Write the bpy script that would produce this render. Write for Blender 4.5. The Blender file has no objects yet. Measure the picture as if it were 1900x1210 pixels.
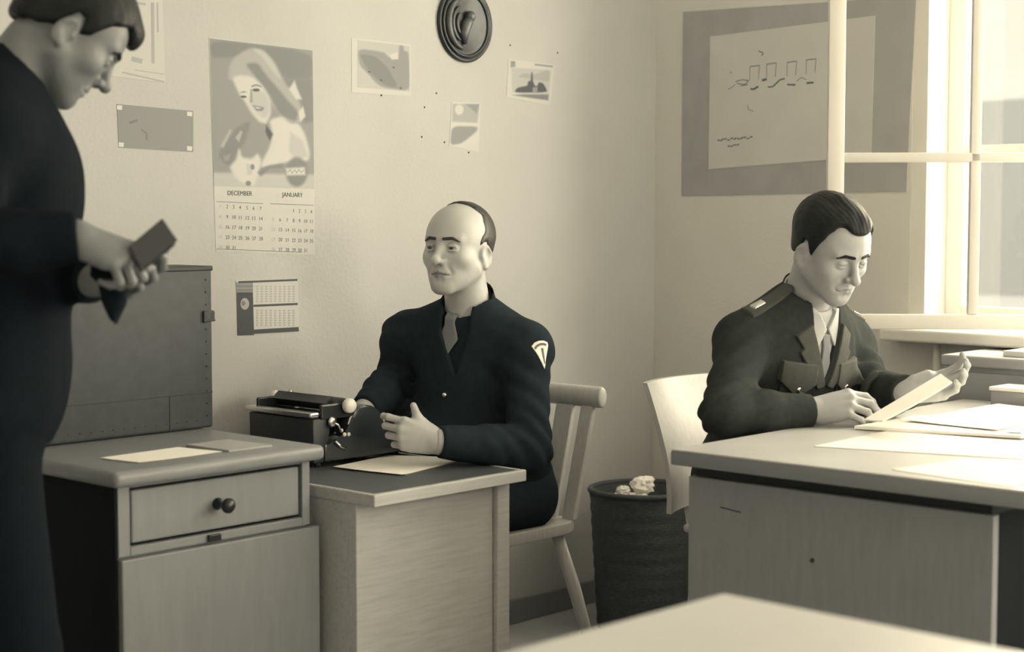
import bpy, bmesh, math, random
import numpy as np
from mathutils import Vector, Matrix, noise as mnoise

random.seed(7)
R = math.radians
scene = bpy.context.scene
COL = scene.collection

# ------------------------------------------------------------------ camera model (1900 x 1210)
F = 3100.0
YAW, PIT, CAMH = R(42.6), R(3.87), 1.27
cp, sp, cy, sy = math.cos(PIT), math.sin(PIT), math.cos(YAW), math.sin(YAW)
FW = np.array((cy * cp, sy * cp, -sp)); RT = np.array((sy, -cy, 0.0)); UP = np.array((cy * sp, sy * sp, cp))
EYE = np.array((0.0, 0.0, CAMH))

def ray(px, py):
    return FW + (px - 950) / F * RT - (py - 605) / F * UP
def at(px, py, d):
    return EYE + ray(px, py) * d
def on_z(px, py, z):
    r = ray(px, py); return EYE + r * ((z - CAMH) / r[2])
def on_x(px, py, x):
    r = ray(px, py); return EYE + r * (x / r[0])
def on_y(px, py, y):
    r = ray(px, py); return EYE + r * (y / r[1])
def V(*a):
    return np.array(a, float)
def unit(v):
    v = np.asarray(v, float); return v / np.linalg.norm(v)

# ------------------------------------------------------------------ materials
def mat(name, col, rough=0.6, metal=0.0, noise_amt=0.0, noise_scale=20.0, bump=0.0, bump_scale=200.0, stretch=None, spec=0.5):
    m = bpy.data.materials.new(name); m.use_nodes = True
    nt = m.node_tree; b = nt.nodes['Principled BSDF']
    b.inputs['Base Color'].default_value = (*col, 1); b.inputs['Roughness'].default_value = rough
    b.inputs['Metallic'].default_value = metal; b.inputs['Specular IOR Level'].default_value = spec
    if noise_amt or bump:
        tc = nt.nodes.new('ShaderNodeTexCoord'); mp = nt.nodes.new('ShaderNodeMapping')
        nt.links.new(tc.outputs['Object'], mp.inputs['Vector'])
        if stretch: mp.inputs['Scale'].default_value = stretch
    if noise_amt:
        n = nt.nodes.new('ShaderNodeTexNoise'); n.inputs['Scale'].default_value = noise_scale; n.inputs['Detail'].default_value = 5
        nt.links.new(mp.outputs['Vector'], n.inputs['Vector'])
        r = nt.nodes.new('ShaderNodeMapRange'); r.inputs[1].default_value = 0.3; r.inputs[2].default_value = 0.7
        r.inputs[3].default_value = 1 - noise_amt; r.inputs[4].default_value = 1 + noise_amt
        nt.links.new(n.outputs['Fac'], r.inputs[0])
        mx = nt.nodes.new('ShaderNodeVectorMath'); mx.operation = 'SCALE'; mx.inputs[0].default_value = col
        nt.links.new(r.outputs[0], mx.inputs['Scale']); nt.links.new(mx.outputs[0], b.inputs['Base Color'])
    if bump:
        n2 = nt.nodes.new('ShaderNodeTexNoise'); n2.inputs['Scale'].default_value = bump_scale; n2.inputs['Detail'].default_value = 3
        nt.links.new(mp.outputs['Vector'], n2.inputs['Vector'])
        bp = nt.nodes.new('ShaderNodeBump'); bp.inputs['Strength'].default_value = bump; bp.inputs['Distance'].default_value = 0.004
        nt.links.new(n2.outputs['Fac'], bp.inputs['Height']); nt.links.new(bp.outputs['Normal'], b.inputs['Normal'])
    return m

def g(v, t=0.0):
    """photo-toned grey: warm when light, bluish when dark"""
    k = V(1.0, np.interp(v, [.02, .10, .28, .70], [1.30, 1.12, 1.05, .985]), np.interp(v, [.02, .10, .28, .70], [1.65, 1.28, 1.13, .95]))
    return tuple(float(min(x, .95)) for x in k / k[1] * v)

M = {}
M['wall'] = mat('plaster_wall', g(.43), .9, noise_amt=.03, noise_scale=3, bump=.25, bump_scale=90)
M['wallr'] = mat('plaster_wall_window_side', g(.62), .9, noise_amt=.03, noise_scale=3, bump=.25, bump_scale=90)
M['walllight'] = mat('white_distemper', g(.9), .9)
M['ceil'] = mat('ceiling_white', g(.9), .9)
M['floor'] = mat('floor_linoleum', g(.36), .45, noise_amt=.15, noise_scale=6)
M['skirt'] = mat('skirting_paint', g(.19), .5)
M['white'] = mat('white_gloss_paint', g(.7), .35, noise_amt=.03, noise_scale=8)
M['wood'] = mat('light_beech_wood', g(.45), .45, noise_amt=.1, noise_scale=9, stretch=(1, 12, 12))
M['chairwood'] = mat('pale_varnished_wood', g(.5), .35, noise_amt=.08, noise_scale=12, stretch=(10, 10, 1))
M['cream'] = mat('cream_painted_wood', g(.2), .5, noise_amt=.06, noise_scale=7, stretch=(6, 1, 1), bump=.05)
M['cabtop'] = mat('worn_cabinet_top', g(.21), .4, noise_amt=.08, noise_scale=8, stretch=(1, 8, 8))
M['shadewood'] = mat('shade_dark_wood', g(.012), .8, spec=.1, noise_amt=.1, noise_scale=8, stretch=(8, 8, 1))  # shade put into the wood colour: cabinet side and desk kneehole
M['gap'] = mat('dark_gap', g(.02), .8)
M['lino'] = mat('dark_linoleum_inlay', g(.085), .4, noise_amt=.12, noise_scale=30)
M['deskgrey'] = mat('grey_stained_desk', g(.22), .5, noise_amt=.06, noise_scale=10, stretch=(6, 6, 1))
M['deskedge'] = mat('grey_desk_edge', g(.2), .45)
M['desktop'] = mat('pale_desk_top', g(.46), .35, noise_amt=.08, noise_scale=5)
M['table'] = mat('pale_table_top', g(.48), .4, noise_amt=.04, noise_scale=6)
M['paper'] = mat('white_paper', g(.85), .8)
M['paper2'] = mat('cream_paper', g(.68), .8)
M['paper3'] = mat('grey_folder_card', g(.36), .8)
M['black'] = mat('black_enamel', g(.018), .3)
M['blackm'] = mat('black_crackle_enamel', g(.03), .45, bump=.2, bump_scale=600)
M['blackgloss'] = mat('glossy_black_enamel', g(.04), .18)
M['rubber'] = mat('black_rubber', g(.02), .6)
M['chrome'] = mat('nickel_plate', g(.6), .25, metal=1.0)
M['ivory'] = mat('ivory_knob', g(.7), .3)
M['case'] = mat('dark_fibre_case', g(.045), .6, noise_amt=.15, noise_scale=40, bump=.1, bump_scale=400)
M['casetrim'] = mat('case_black_edge', g(.02), .5)
M['cloth'] = mat('dark_wool_serge', (.019, .028, .037), .9, noise_amt=.12, noise_scale=60, bump=.25, bump_scale=700, spec=.06)
M['cloth2'] = mat('dark_olive_wool', (.032, .038, .039), .9, noise_amt=.12, noise_scale=60, bump=.25, bump_scale=700, spec=.06)
M['cloth2b'] = mat('olive_wool_flap', (.07, .076, .074), .9, noise_amt=.1, noise_scale=60, bump=.2, bump_scale=700, spec=.2)
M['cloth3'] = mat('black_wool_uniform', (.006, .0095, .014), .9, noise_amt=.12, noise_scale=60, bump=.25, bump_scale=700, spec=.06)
M['khaki'] = mat('pale_khaki_cotton', g(.42), .85, bump=.1, bump_scale=500)
M['tie'] = mat('grey_tie_cloth', g(.2), .8, bump=.1, bump_scale=500)
M['skin'] = mat('skin', g(.45), .5, noise_amt=.05, noise_scale=35, bump=.05, bump_scale=300)
M['skin2'] = mat('tanned_skin', g(.36), .5, noise_amt=.05, noise_scale=35, bump=.05, bump_scale=300)
M['skin3'] = mat('shaded_skin', g(.17), .5, noise_amt=.05, noise_scale=35, bump=.05, bump_scale=300)  # standing man's skin, darkened to carry the shade on his face
M['lip'] = mat('lips', g(.27), .5)
M['hair'] = mat('dark_hair', (.010, .013, .016), .5, noise_amt=.3, noise_scale=40, stretch=(1, 1, 5), bump=.2, bump_scale=140, spec=.2)
M['hair2'] = mat('dark_brown_hair', (.028, .030, .030), .45, noise_amt=.4, noise_scale=40, stretch=(1, 5, 5), bump=.2, bump_scale=140)
M['eyew'] = mat('eye_white', g(.34), .25); M['iris'] = mat('eye_iris', g(.05), .2)  # eye whites darkened to stand for the shade in the sockets
M['leather'] = mat('black_leather', g(.02), .35)
M['basket'] = mat('dark_woven_basket', g(.055), .7, noise_amt=.4, noise_scale=60, stretch=(1, 1, 6), bump=.6, bump_scale=120)
M['print_dark'] = mat('print_dark', g(.055), .7); M['print_mid'] = mat('print_mid', g(.16), .7)
M['print_mid2'] = mat('print_midgrey', g(.225), .7); M['print_light'] = mat('print_light', g(.33), .7)
M['print_white'] = mat('print_white', g(.54), .7); M['print_pale'] = mat('print_pale', g(.42), .7)
M['sheet'] = mat('calendar_paper', g(.47), .8)
M['card'] = mat('grey_mount_card', g(.35), .85, noise_amt=.06, noise_scale=12)
M['boxgrey'] = mat('grey_painted_box', g(.32), .5)
M['mapsheet'] = mat('drawing_paper', g(.54), .85, noise_amt=.03, noise_scale=8)
M['ink'] = mat('pencil_ink', g(.12), .8)
M['plaque'] = mat('dark_bronze', g(.03), .35, metal=.3, noise_amt=.5, noise_scale=14)
M['plaquel'] = mat('lighter_bronze', g(.11), .4, metal=.3, noise_amt=.4, noise_scale=18)
M['facade'] = mat('outside_render', g(.2), .9, noise_amt=.08, noise_scale=1.0)
M['facade2'] = mat('outside_dark_window', g(.08), .3)
M['ground'] = mat('outside_ground', g(.2), .9)
def print_mat():
    m = bpy.data.materials.new('printed_picture'); m.use_nodes = True; nt = m.node_tree; b = nt.nodes['Principled BSDF']; b.inputs['Roughness'].default_value = .65
    a = nt.nodes.new('ShaderNodeAttribute'); a.attribute_name = 'print_tone'; nt.links.new(a.outputs['Color'], b.inputs['Base Color']); return m
M['picture'] = print_mat()
def glass_mat():
    m = bpy.data.materials.new('window_glass'); m.use_nodes = True; nt = m.node_tree; nt.nodes.clear()
    o = nt.nodes.new('ShaderNodeOutputMaterial'); t = nt.nodes.new('ShaderNodeBsdfTransparent'); gl = nt.nodes.new('ShaderNodeBsdfGlossy')
    gl.inputs['Roughness'].default_value = .02; t.inputs['Color'].default_value = (.95, .95, .94, 1)
    fc = nt.nodes.new('ShaderNodeLayerWeight'); fc.inputs['Blend'].default_value = .5
    pw = nt.nodes.new('ShaderNodeMath'); pw.operation = 'POWER'; pw.inputs[1].default_value = 5; nt.links.new(fc.outputs['Facing'], pw.inputs[0])
    lw = nt.nodes.new('ShaderNodeMath'); lw.operation = 'MULTIPLY_ADD'; lw.inputs[1].default_value = .96; lw.inputs[2].default_value = .035; nt.links.new(pw.outputs[0], lw.inputs[0])
    mx = nt.nodes.new('ShaderNodeMixShader'); nt.links.new(lw.outputs[0], mx.inputs[0]); nt.links.new(t.outputs[0], mx.inputs[1]); nt.links.new(gl.outputs[0], mx.inputs[2])
    nt.links.new(mx.outputs[0], o.inputs['Surface']); return m
M['glass'] = glass_mat()

# ------------------------------------------------------------------ objects
LOC = {}
def thing(name, label, cat, loc, group=None, kind=None):
    o = bpy.data.objects.new(name, None); COL.objects.link(o); o.location = tuple(loc); o.empty_display_size = .05
    LOC[o.name] = np.array(loc, float)
    if label: o['label'] = label
    if cat: o['category'] = cat
    if group: o['group'] = group
    if kind: o['kind'] = kind
    return o
def link(name, me, m, parent=None, label=None, cat=None, group=None, kind=None, origin=None):
    """me is in WORLD coordinates; re-base it on the parent (or its own base)"""
    if parent is not None: org = LOC[parent.name]
    elif origin is not None: org = np.array(origin, float)
    else:
        n = len(me.vertices); co = np.empty(n * 3, np.float32); me.vertices.foreach_get('co', co); co = co.reshape(-1, 3)
        org = V((co[:, 0].min() + co[:, 0].max()) / 2, (co[:, 1].min() + co[:, 1].max()) / 2, co[:, 2].min())
    me.transform(Matrix.Translation(-Vector(org)))
    o = bpy.data.objects.new(name, me); COL.objects.link(o)
    for mm in (m if isinstance(m, (list, tuple)) else [m]): me.materials.append(mm)
    if parent is not None: o.parent = parent
    else: o.location = tuple(org)
    LOC[o.name] = org
    if label: o['label'] = label
    if cat: o['category'] = cat
    if group: o['group'] = group
    if kind: o['kind'] = kind
    return o
def obj(name, bm, m, parent=None, smooth=False, **kw):
    me = bpy.data.meshes.new(name); bmesh.ops.recalc_face_normals(bm, faces=bm.faces[:]); bm.to_mesh(me); bm.free()
    if smooth:
        for p in me.polygons: p.use_smooth = True
    return link(name, me, m, parent, **kw)
def auto(o, ang=35):
    bm = bmesh.new(); bm.from_mesh(o.data)
    for f in bm.faces: f.smooth = True
    for e in bm.edges:
        if len(e.link_faces) == 2 and e.calc_face_angle(0) > R(ang): e.smooth = False
    bm.to_mesh(o.data); bm.free(); return o

def box(bm, lo, hi, bev=.002, seg=2, mi=0):
    lo, hi = np.minimum(lo, hi), np.maximum(lo, hi)
    r = bmesh.ops.create_cube(bm, size=1.0)
    vs = r['verts']
    for v in vs:
        v.co = Vector([lo[i] + (v.co[i] + .5) * (hi[i] - lo[i]) for i in range(3)])
    fs = set(f for v in vs for f in v.link_faces)
    for f in fs: f.material_index = mi
    if bev > 0:
        es = list(set(e for v in vs for e in v.link_edges))
        bmesh.ops.bevel(bm, geom=es, offset=min(bev, .49 * float(min(hi - lo))), segments=seg, affect='EDGES', profile=.5, material=-1)
    return bm
def hexa(bm, a, b, bev=0.0):
    """a, b: two quads (4 points each) joined into a solid"""
    va = [bm.verts.new(Vector(p)) for p in a]; vb = [bm.verts.new(Vector(p)) for p in b]
    n = len(va)
    bm.faces.new(va[::-1]); bm.faces.new(vb)
    for i in range(n): bm.faces.new((va[i], va[(i + 1) % n], vb[(i + 1) % n], vb[i]))
    if bev:
        es = list(set(e for v in va + vb for e in v.link_edges)); bmesh.ops.bevel(bm, geom=es, offset=bev, segments=2, affect='EDGES', profile=.5)
    return bm
def prism(bm, pts, dvec, mi=0):
    va = [bm.verts.new(Vector(p)) for p in pts]; vb = [bm.verts.new(Vector(np.asarray(p) + dvec)) for p in pts]
    n = len(va)
    fs = [bm.faces.new(va[::-1]), bm.faces.new(vb)] + [bm.faces.new((va[i], va[(i + 1) % n], vb[(i + 1) % n], vb[i])) for i in range(n)]
    for f in fs: f.material_index = mi
    return bm
def frame_of(d):
    d = unit(d); a = V(0, 0, 1) if abs(d[2]) < .9 else V(1, 0, 0)
    u = unit(np.cross(a, d)); return u, np.cross(d, u), d
def tube(bm, pts, rad, n=12, cap=True, mi=0):
    pts = [np.asarray(p, float) for p in pts]; rads = rad if isinstance(rad, (list, tuple)) else [rad] * len(pts)
    rings = []; u = None
    for i, p in enumerate(pts):
        d = pts[min(i + 1, len(pts) - 1)] - pts[max(i - 1, 0)]; d = unit(d)
        if u is None: u, w, _ = frame_of(d)
        else: u = unit(u - d * (u @ d)); w = np.cross(d, u)
        rings.append([bm.verts.new(Vector(p + rads[i] * (math.cos(2 * math.pi * k / n) * u + math.sin(2 * math.pi * k / n) * w))) for k in range(n)])
    for a, b in zip(rings, rings[1:]):
        for k in range(n):
            f = bm.faces.new((a[k], a[(k + 1) % n], b[(k + 1) % n], b[k])); f.smooth = True; f.material_index = mi
    if cap: bm.faces.new(rings[0][::-1]).material_index = mi; bm.faces.new(rings[-1]).material_index = mi
    return bm
def lathe(bm, prof, c, ax=(0, 0, 1), n=40, mi=0):
    """prof: list of (radius, height) along ax from c"""
    u, w, d = frame_of(ax); c = np.asarray(c, float); rings = []
    for r, h in prof:
        if r < 1e-6: rings.append([bm.verts.new(Vector(c + d * h))])
        else: rings.append([bm.verts.new(Vector(c + d * h + r * (math.cos(2 * math.pi * k / n) * u + math.sin(2 * math.pi * k / n) * w))) for k in range(n)])
    for a, b in zip(rings, rings[1:]):
        if len(a) == 1 and len(b) == 1: continue
        for k in range(n):
            q = (k + 1) % n
            if len(a) == 1: f = bm.faces.new((a[0], b[q], b[k]))
            elif len(b) == 1: f = bm.faces.new((a[k], a[q], b[0]))
            else: f = bm.faces.new((a[k], a[q], b[q], b[k]))
            f.smooth = True; f.material_index = mi
    return bm
def ball(bm, c, r, n=16, sc=(1, 1, 1)):
    q = bmesh.ops.create_uvsphere(bm, u_segments=n, v_segments=max(6, n * 2 // 3), radius=1)
    for v in q['verts']: v.co = Vector([c[i] + v.co[i] * r * sc[i] for i in range(3)])
    for f in set(f for v in q['verts'] for f in v.link_faces): f.smooth = True
    return bm
def sheet(bm, corners, th=.0006, mi=0, n=1, wave=0.0, seed=0):
    """a sheet of paper between 4 corners (lower face on the corners), lightly waved"""
    c = [np.asarray(p, float) for p in corners]; nv = unit(np.cross(c[1] - c[0], c[3] - c[0])); nv = nv if nv[2] >= 0 else -nv
    g1, g2 = [], []
    for i in range(n + 1):
        r1, r2 = [], []
        for j in range(n + 1):
            s, t = i / n, j / n
            p = (1 - s) * (1 - t) * c[0] + s * (1 - t) * c[1] + s * t * c[2] + (1 - s) * t * c[3]
            if wave: p = p + nv * wave * (0.5 + 0.5 * math.sin(seed + 3.1 * s + 2.2 * t)) * (abs(2 * s - 1) ** 2 + abs(2 * t - 1) ** 2) * .5
            r1.append(bm.verts.new(Vector(p))); r2.append(bm.verts.new(Vector(p + nv * th)))
        g1.append(r1); g2.append(r2)
    for i in range(n):
        for j in range(n):
            bm.faces.new((g2[i][j], g2[i + 1][j], g2[i + 1][j + 1], g2[i][j + 1])); bm.faces.new((g1[i][j], g1[i][j + 1], g1[i + 1][j + 1], g1[i + 1][j]))
    for i in range(n):
        bm.faces.new((g1[i][0], g1[i + 1][0], g2[i + 1][0], g2[i][0])); bm.faces.new((g1[i][n], g2[i][n], g2[i + 1][n], g1[i + 1][n]))
        bm.faces.new((g1[0][i], g2[0][i], g2[0][i + 1], g1[0][i + 1])); bm.faces.new((g1[n][i], g1[n][i + 1], g2[n][i + 1], g2[n][i]))
    return bm
# ------------------------------------------------------------------ implicit surfaces -> meshes
f32 = np.float32
def smin(a, b, k):
    h = np.maximum(k - np.abs(a - b), 0) / k
    return np.minimum(a, b) - h * h * k * .25
def smax(a, b, k): return -smin(-a, -b, k)
def sph(p, c, r): return np.sqrt(((p - np.asarray(c, f32)) ** 2).sum(1)) - r
def cone(p, a, b, ra, rb=None):
    rb = ra if rb is None else rb
    a = np.asarray(a, f32); ba = np.asarray(b, f32) - a; pa = p - a
    h = np.clip((pa @ ba) / max(float(ba @ ba), 1e-9), 0, 1)
    return np.sqrt(((pa - h[:, None] * ba) ** 2).sum(1)) - (ra + (rb - ra) * h)
def elp(p, c, r, rot=None):
    q = p - np.asarray(c, f32)
    if rot is not None: q = q @ np.asarray(rot, f32)
    r = np.asarray(r, f32); k0 = np.sqrt(((q / r) ** 2).sum(1)); k1 = np.sqrt(((q / (r * r)) ** 2).sum(1))
    return np.where(k1 < 1e-9, -r.min(), k0 * (k0 - 1) / np.maximum(k1, 1e-9)).astype(f32)
def rbox(p, c, r, rot=None, rd=.004):
    q = p - np.asarray(c, f32)
    if rot is not None: q = q @ np.asarray(rot, f32)
    q = np.abs(q) - (np.asarray(r, f32) - rd)
    return np.sqrt((np.maximum(q, 0) ** 2).sum(1)) + np.minimum(q.max(1), 0) - rd
def poly2(x, y, pts):
    """signed distance to a 2-D polygon"""
    pts = np.asarray(pts, f32); n = len(pts); d = np.full(x.shape, 1e9, f32); s = np.ones(x.shape, f32)
    for i in range(n):
        ax, ay = pts[i]; bx_, by_ = pts[i - 1]
        ex, ey = bx_ - ax, by_ - ay; wx, wy = x - ax, y - ay
        t = np.clip((wx * ex + wy * ey) / max(ex * ex + ey * ey, 1e-12), 0, 1)
        d = np.minimum(d, (wx - ex * t) ** 2 + (wy - ey * t) ** 2)
        c1 = y >= ay; c2 = y < by_; c3 = ex * wy > ey * wx
        s = np.where((c1 & c2 & c3) | (~c1 & ~c2 & ~c3), -s, s)
    return s * np.sqrt(d)
EDG = [(0, 1), (2, 3), (4, 5), (6, 7), (0, 2), (1, 3), (4, 6), (5, 7), (0, 4), (1, 5), (2, 6), (3, 7)]
def sdf_mesh(name, f, lo, hi, h, iters=2):
    lo, hi = np.asarray(lo, float), np.asarray(hi, float); B = 12
    nb = np.ceil((hi - lo) / (B * h)).astype(int); side = B * h
    gi = np.stack(np.meshgrid(*[np.arange(n) for n in nb], indexing='ij'), -1).reshape(-1, 3)
    d = f((lo + (gi + .5) * side).astype(f32)); keep = gi[np.abs(d) < side * .87 * 1.35 + .012]
    N = nb * B + 2; ids, pos, quads = [], [], []
    ar = np.arange(B + 1); off = np.stack(np.meshgrid(ar, ar, ar, indexing='ij'), -1).reshape(-1, 3)
    gid = lambda c: (c[..., 0] * N[1] + c[..., 1]) * N[2] + c[..., 2]
    CH = 96
    for s in range(0, len(keep), CH):
        kb_ = keep[s:s + CH]; base = kb_ * B
        pts = (lo + (base[:, None, :] + off[None]) * h).reshape(-1, 3).astype(f32)
        v = f(pts).reshape(len(kb_), B + 1, B + 1, B + 1)
        neg = v < 0
        c = [(a, b_, e) for a in (0, 1) for b_ in (0, 1) for e in (0, 1)]
        cs = np.stack([neg[:, a:a + B, b_:b_ + B, e:e + B] for a, b_, e in c], -1)
        act = cs.any(-1) & ~cs.all(-1)
        w = np.argwhere(act)
        if len(w) == 0: continue
        vals = np.stack([v[w[:, 0], w[:, 1] + a, w[:, 2] + b_, w[:, 3] + e] for a, b_, e in c], -1)
        acc = np.zeros((len(w), 3)); cnt = np.zeros(len(w)); cc = np.array(c, float)
        for i, j in EDG:
            m = (vals[:, i] < 0) != (vals[:, j] < 0)
            t = vals[m, i] / (vals[m, i] - vals[m, j]); acc[m] += cc[i] + (cc[j] - cc[i]) * t[:, None]; cnt[m] += 1
        cell = base[w[:, 0]] + w[:, 1:]
        ids.append(gid(cell + 1)); pos.append(lo + (cell + acc / cnt[:, None]) * h)
        for ax in range(3):
            o1, o2 = [(1, 2), (2, 0), (0, 1)][ax]
            sl0 = [slice(None)] + [slice(0, B)] * 3; sl1 = list(sl0); sl1[ax + 1] = slice(1, B + 1)
            a0, a1 = neg[tuple(sl0)], neg[tuple(sl1)]
            e = np.argwhere(a0 != a1)
            if len(e) == 0: continue
            c0 = base[e[:, 0]] + e[:, 1:] + 1; fl = a0[e[:, 0], e[:, 1], e[:, 2], e[:, 3]]
            d1 = np.zeros(3, int); d1[o1] = 1; d2 = np.zeros(3, int); d2[o2] = 1
            q = np.stack([gid(c0 - d1 - d2), gid(c0 - d2), gid(c0), gid(c0 - d1)], 1)
            q[~fl] = q[~fl][:, ::-1]; quads.append(q)
    if not ids:
        print('EMPTY SDF', name); return bpy.data.meshes.new(name)
    ids = np.concatenate(ids); pos = np.concatenate(pos); quads = np.concatenate(quads)
    u, first = np.unique(ids, return_index=True); pos = pos[first].astype(f32)
    k = np.searchsorted(u, quads); k = np.minimum(k, len(u) - 1); ok = (u[k] == quads).all(1); k = k[ok]
    for _ in range(iters):
        e = h * .4; d0 = f(pos); gr = np.stack([(f(pos + np.eye(3, dtype=f32)[i] * f32(e)) - f(pos - np.eye(3, dtype=f32)[i] * f32(e))) / (2 * e) for i in range(3)], 1)
        g2 = np.maximum((gr ** 2).sum(1), .05); st_ = (d0 / g2)[:, None] * gr; nl_ = np.sqrt((st_ ** 2).sum(1)); st_ *= np.minimum(1, h * .7 / np.maximum(nl_, 1e-9))[:, None]; pos = pos - st_
        pos = pos.astype(f32)
    me = bpy.data.meshes.new(name); me.vertices.add(len(pos)); me.vertices.foreach_set('co', pos.ravel())
    me.loops.add(len(k) * 4); me.loops.foreach_set('vertex_index', k.ravel().astype(np.int32))
    me.polygons.add(len(k)); me.polygons.foreach_set('loop_start', np.arange(0, len(k) * 4, 4, dtype=np.int32))
    me.polygons.foreach_set('use_smooth', np.ones(len(k), bool)); me.update(calc_edges=True); me.validate()
    return me
def smesh(name, f, lo, hi, h, m, parent, iters=2, matf=None, **k):
    me = sdf_mesh(name, f, lo, hi, h, iters)
    if matf is not None:
        n = len(me.vertices); co = np.empty(n * 3, f32); me.vertices.foreach_get('co', co); co = co.reshape(-1, 3)
        vi = np.empty(len(me.loops), np.int32); me.loops.foreach_get('vertex_index', vi); ctr = co[vi.reshape(-1, 4)].mean(1)
        me.polygons.foreach_set('material_index', matf(ctr).astype(np.int32))
    return link(name, me, m, parent, **k)

def wob(p, s, ph=0.0):
    """smooth wandering value in about -1..1"""
    q = p * s
    a = np.sin(q[:, 0] * 1.3 + 2.1 * np.sin(q[:, 1] * .7 + ph) + ph) + np.sin(q[:, 1] * 1.1 + 1.7 * np.sin(q[:, 2] * .9 + ph * 2) + 1.3) + np.sin(q[:, 2] * 1.2 + 1.9 * np.sin(q[:, 0] * .8 + 2.2) + ph * .5)
    return a / 3

def rotm(yaw, pit, rol):
    a, b_, c = R(yaw), R(pit), R(rol)
    Rz = np.array([[math.cos(a), -math.sin(a), 0], [math.sin(a), math.cos(a), 0], [0, 0, 1]]); Ry = np.array([[math.cos(b_), 0, math.sin(b_)], [0, 1, 0], [-math.sin(b_), 0, math.cos(b_)]])
    Rx = np.array([[1, 0, 0], [0, math.cos(c), -math.sin(c)], [0, math.sin(c), math.cos(c)]]); return Rz @ Ry @ Rx

EYEC = (.0735, .0315, 0.0)
def head_sdf(q, o):
    """head in its own frame: x forward, y left, z up, origin between the eyes' level and the ears"""
    a = q.copy(); a[:, 1] = np.abs(a[:, 1]); ln = o.get('long', 1.0)
    d = elp(q, (-.018, 0, .036), (.099, .077, .083))
    d = smin(d, elp(q, (.032, 0, .022), (.057, .065, .072)), .03)
    d = smin(d, elp(q, (.026, 0, -.042), (.058, .056, .062)), .03)
    d = smin(d, cone(a, (.004, .050, -.052), (.064, .016, -.096), .024, .018), .03)
    d = smin(d, sph(q, (.073, 0, -.099), .0165), .022)
    d = smin(d, elp(a, (.054, .046, -.026), (.022, .017, .018)), .03)
    d = smin(d, elp(q, (.060, 0, -.062), (.030, .037, .028)), .025)
    d = smin(d, cone(a, (.083, .008, .021), (.070, .043, .022), .008, .008), .016)
    d = smax(d, -elp(a, (.0940, .0325, .0015), (.0160, .0185, .0130)), .014)
    # nose
    n = cone(q, (.087, 0, .010), (.107, 0, -.029), .0065, .0095)
    n = smin(n, sph(q, (.1105, 0, -.0325), .0105), .01); n = smin(n, sph(a, (.0965, .0125, -.036), .0078), .008)
    n = smax(n, -sph(a, (.104, .0065, -.0445), .0042), .004); d = smin(d, n, .011)
    # lids
    ld = sph(a, EYEC, .0152)
    d = smin(d, ld, .005); d = smin(d, cone(a, (.0875, .022, .0055), (.084, .040, .0045), .0022, .002), .004); d = smin(d, cone(a, (.087, .022, -.0062), (.0835, .040, -.0055), .0018, .0018), .004)
    eo = o.get('eye', .0045)
    d = smax(d, -elp(a, (.0885, .0318, -.0006), (.0125, .0125, eo)), .0025)
    # mouth
    d = smin(d, cone(a, (.0895, .0, -.0612), (.0800, .0245, -.0672), .0046, .0022), .006)
    d = smin(d, cone(a, (.0885, .0, -.0712), (.0805, .021, -.0688), .0054, .0030), .006)
    d = smax(d, -cone(a, (.0950, .0, -.0660), (.0830, .0275, -.0682), .0020, .0014), .0035)
    d = smax(d, -cone(a, (.0985, .0, -.0815), (.094, .008, -.0815), .004, .003), .012)
    d = smax(d, -cone(a, (.094, .021, -.038), (.082, .032, -.062), .0012, .001), .010)   # smile fold
    # ears
    ry = rotm(-14, 12, 0); e = elp(a, (-.010, .0775, -.017), (.0195, .0075, .0325), ry)
    e = smax(e, -elp(a, (-.006, .0855, -.012), (.0115, .0065, .018), ry), .005); e = smin(e, cone(a, (-.012, .083, .004), (-.022, .085, -.008), .003, .003), .004)
    e = smin(e, sph(a, (-.004, .0765, -.043), .0072), .008); e = smin(e, sph(a, (.006, .0745, -.018), .0045), .005)
    d = smin(d, e, .006)
    return d

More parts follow.
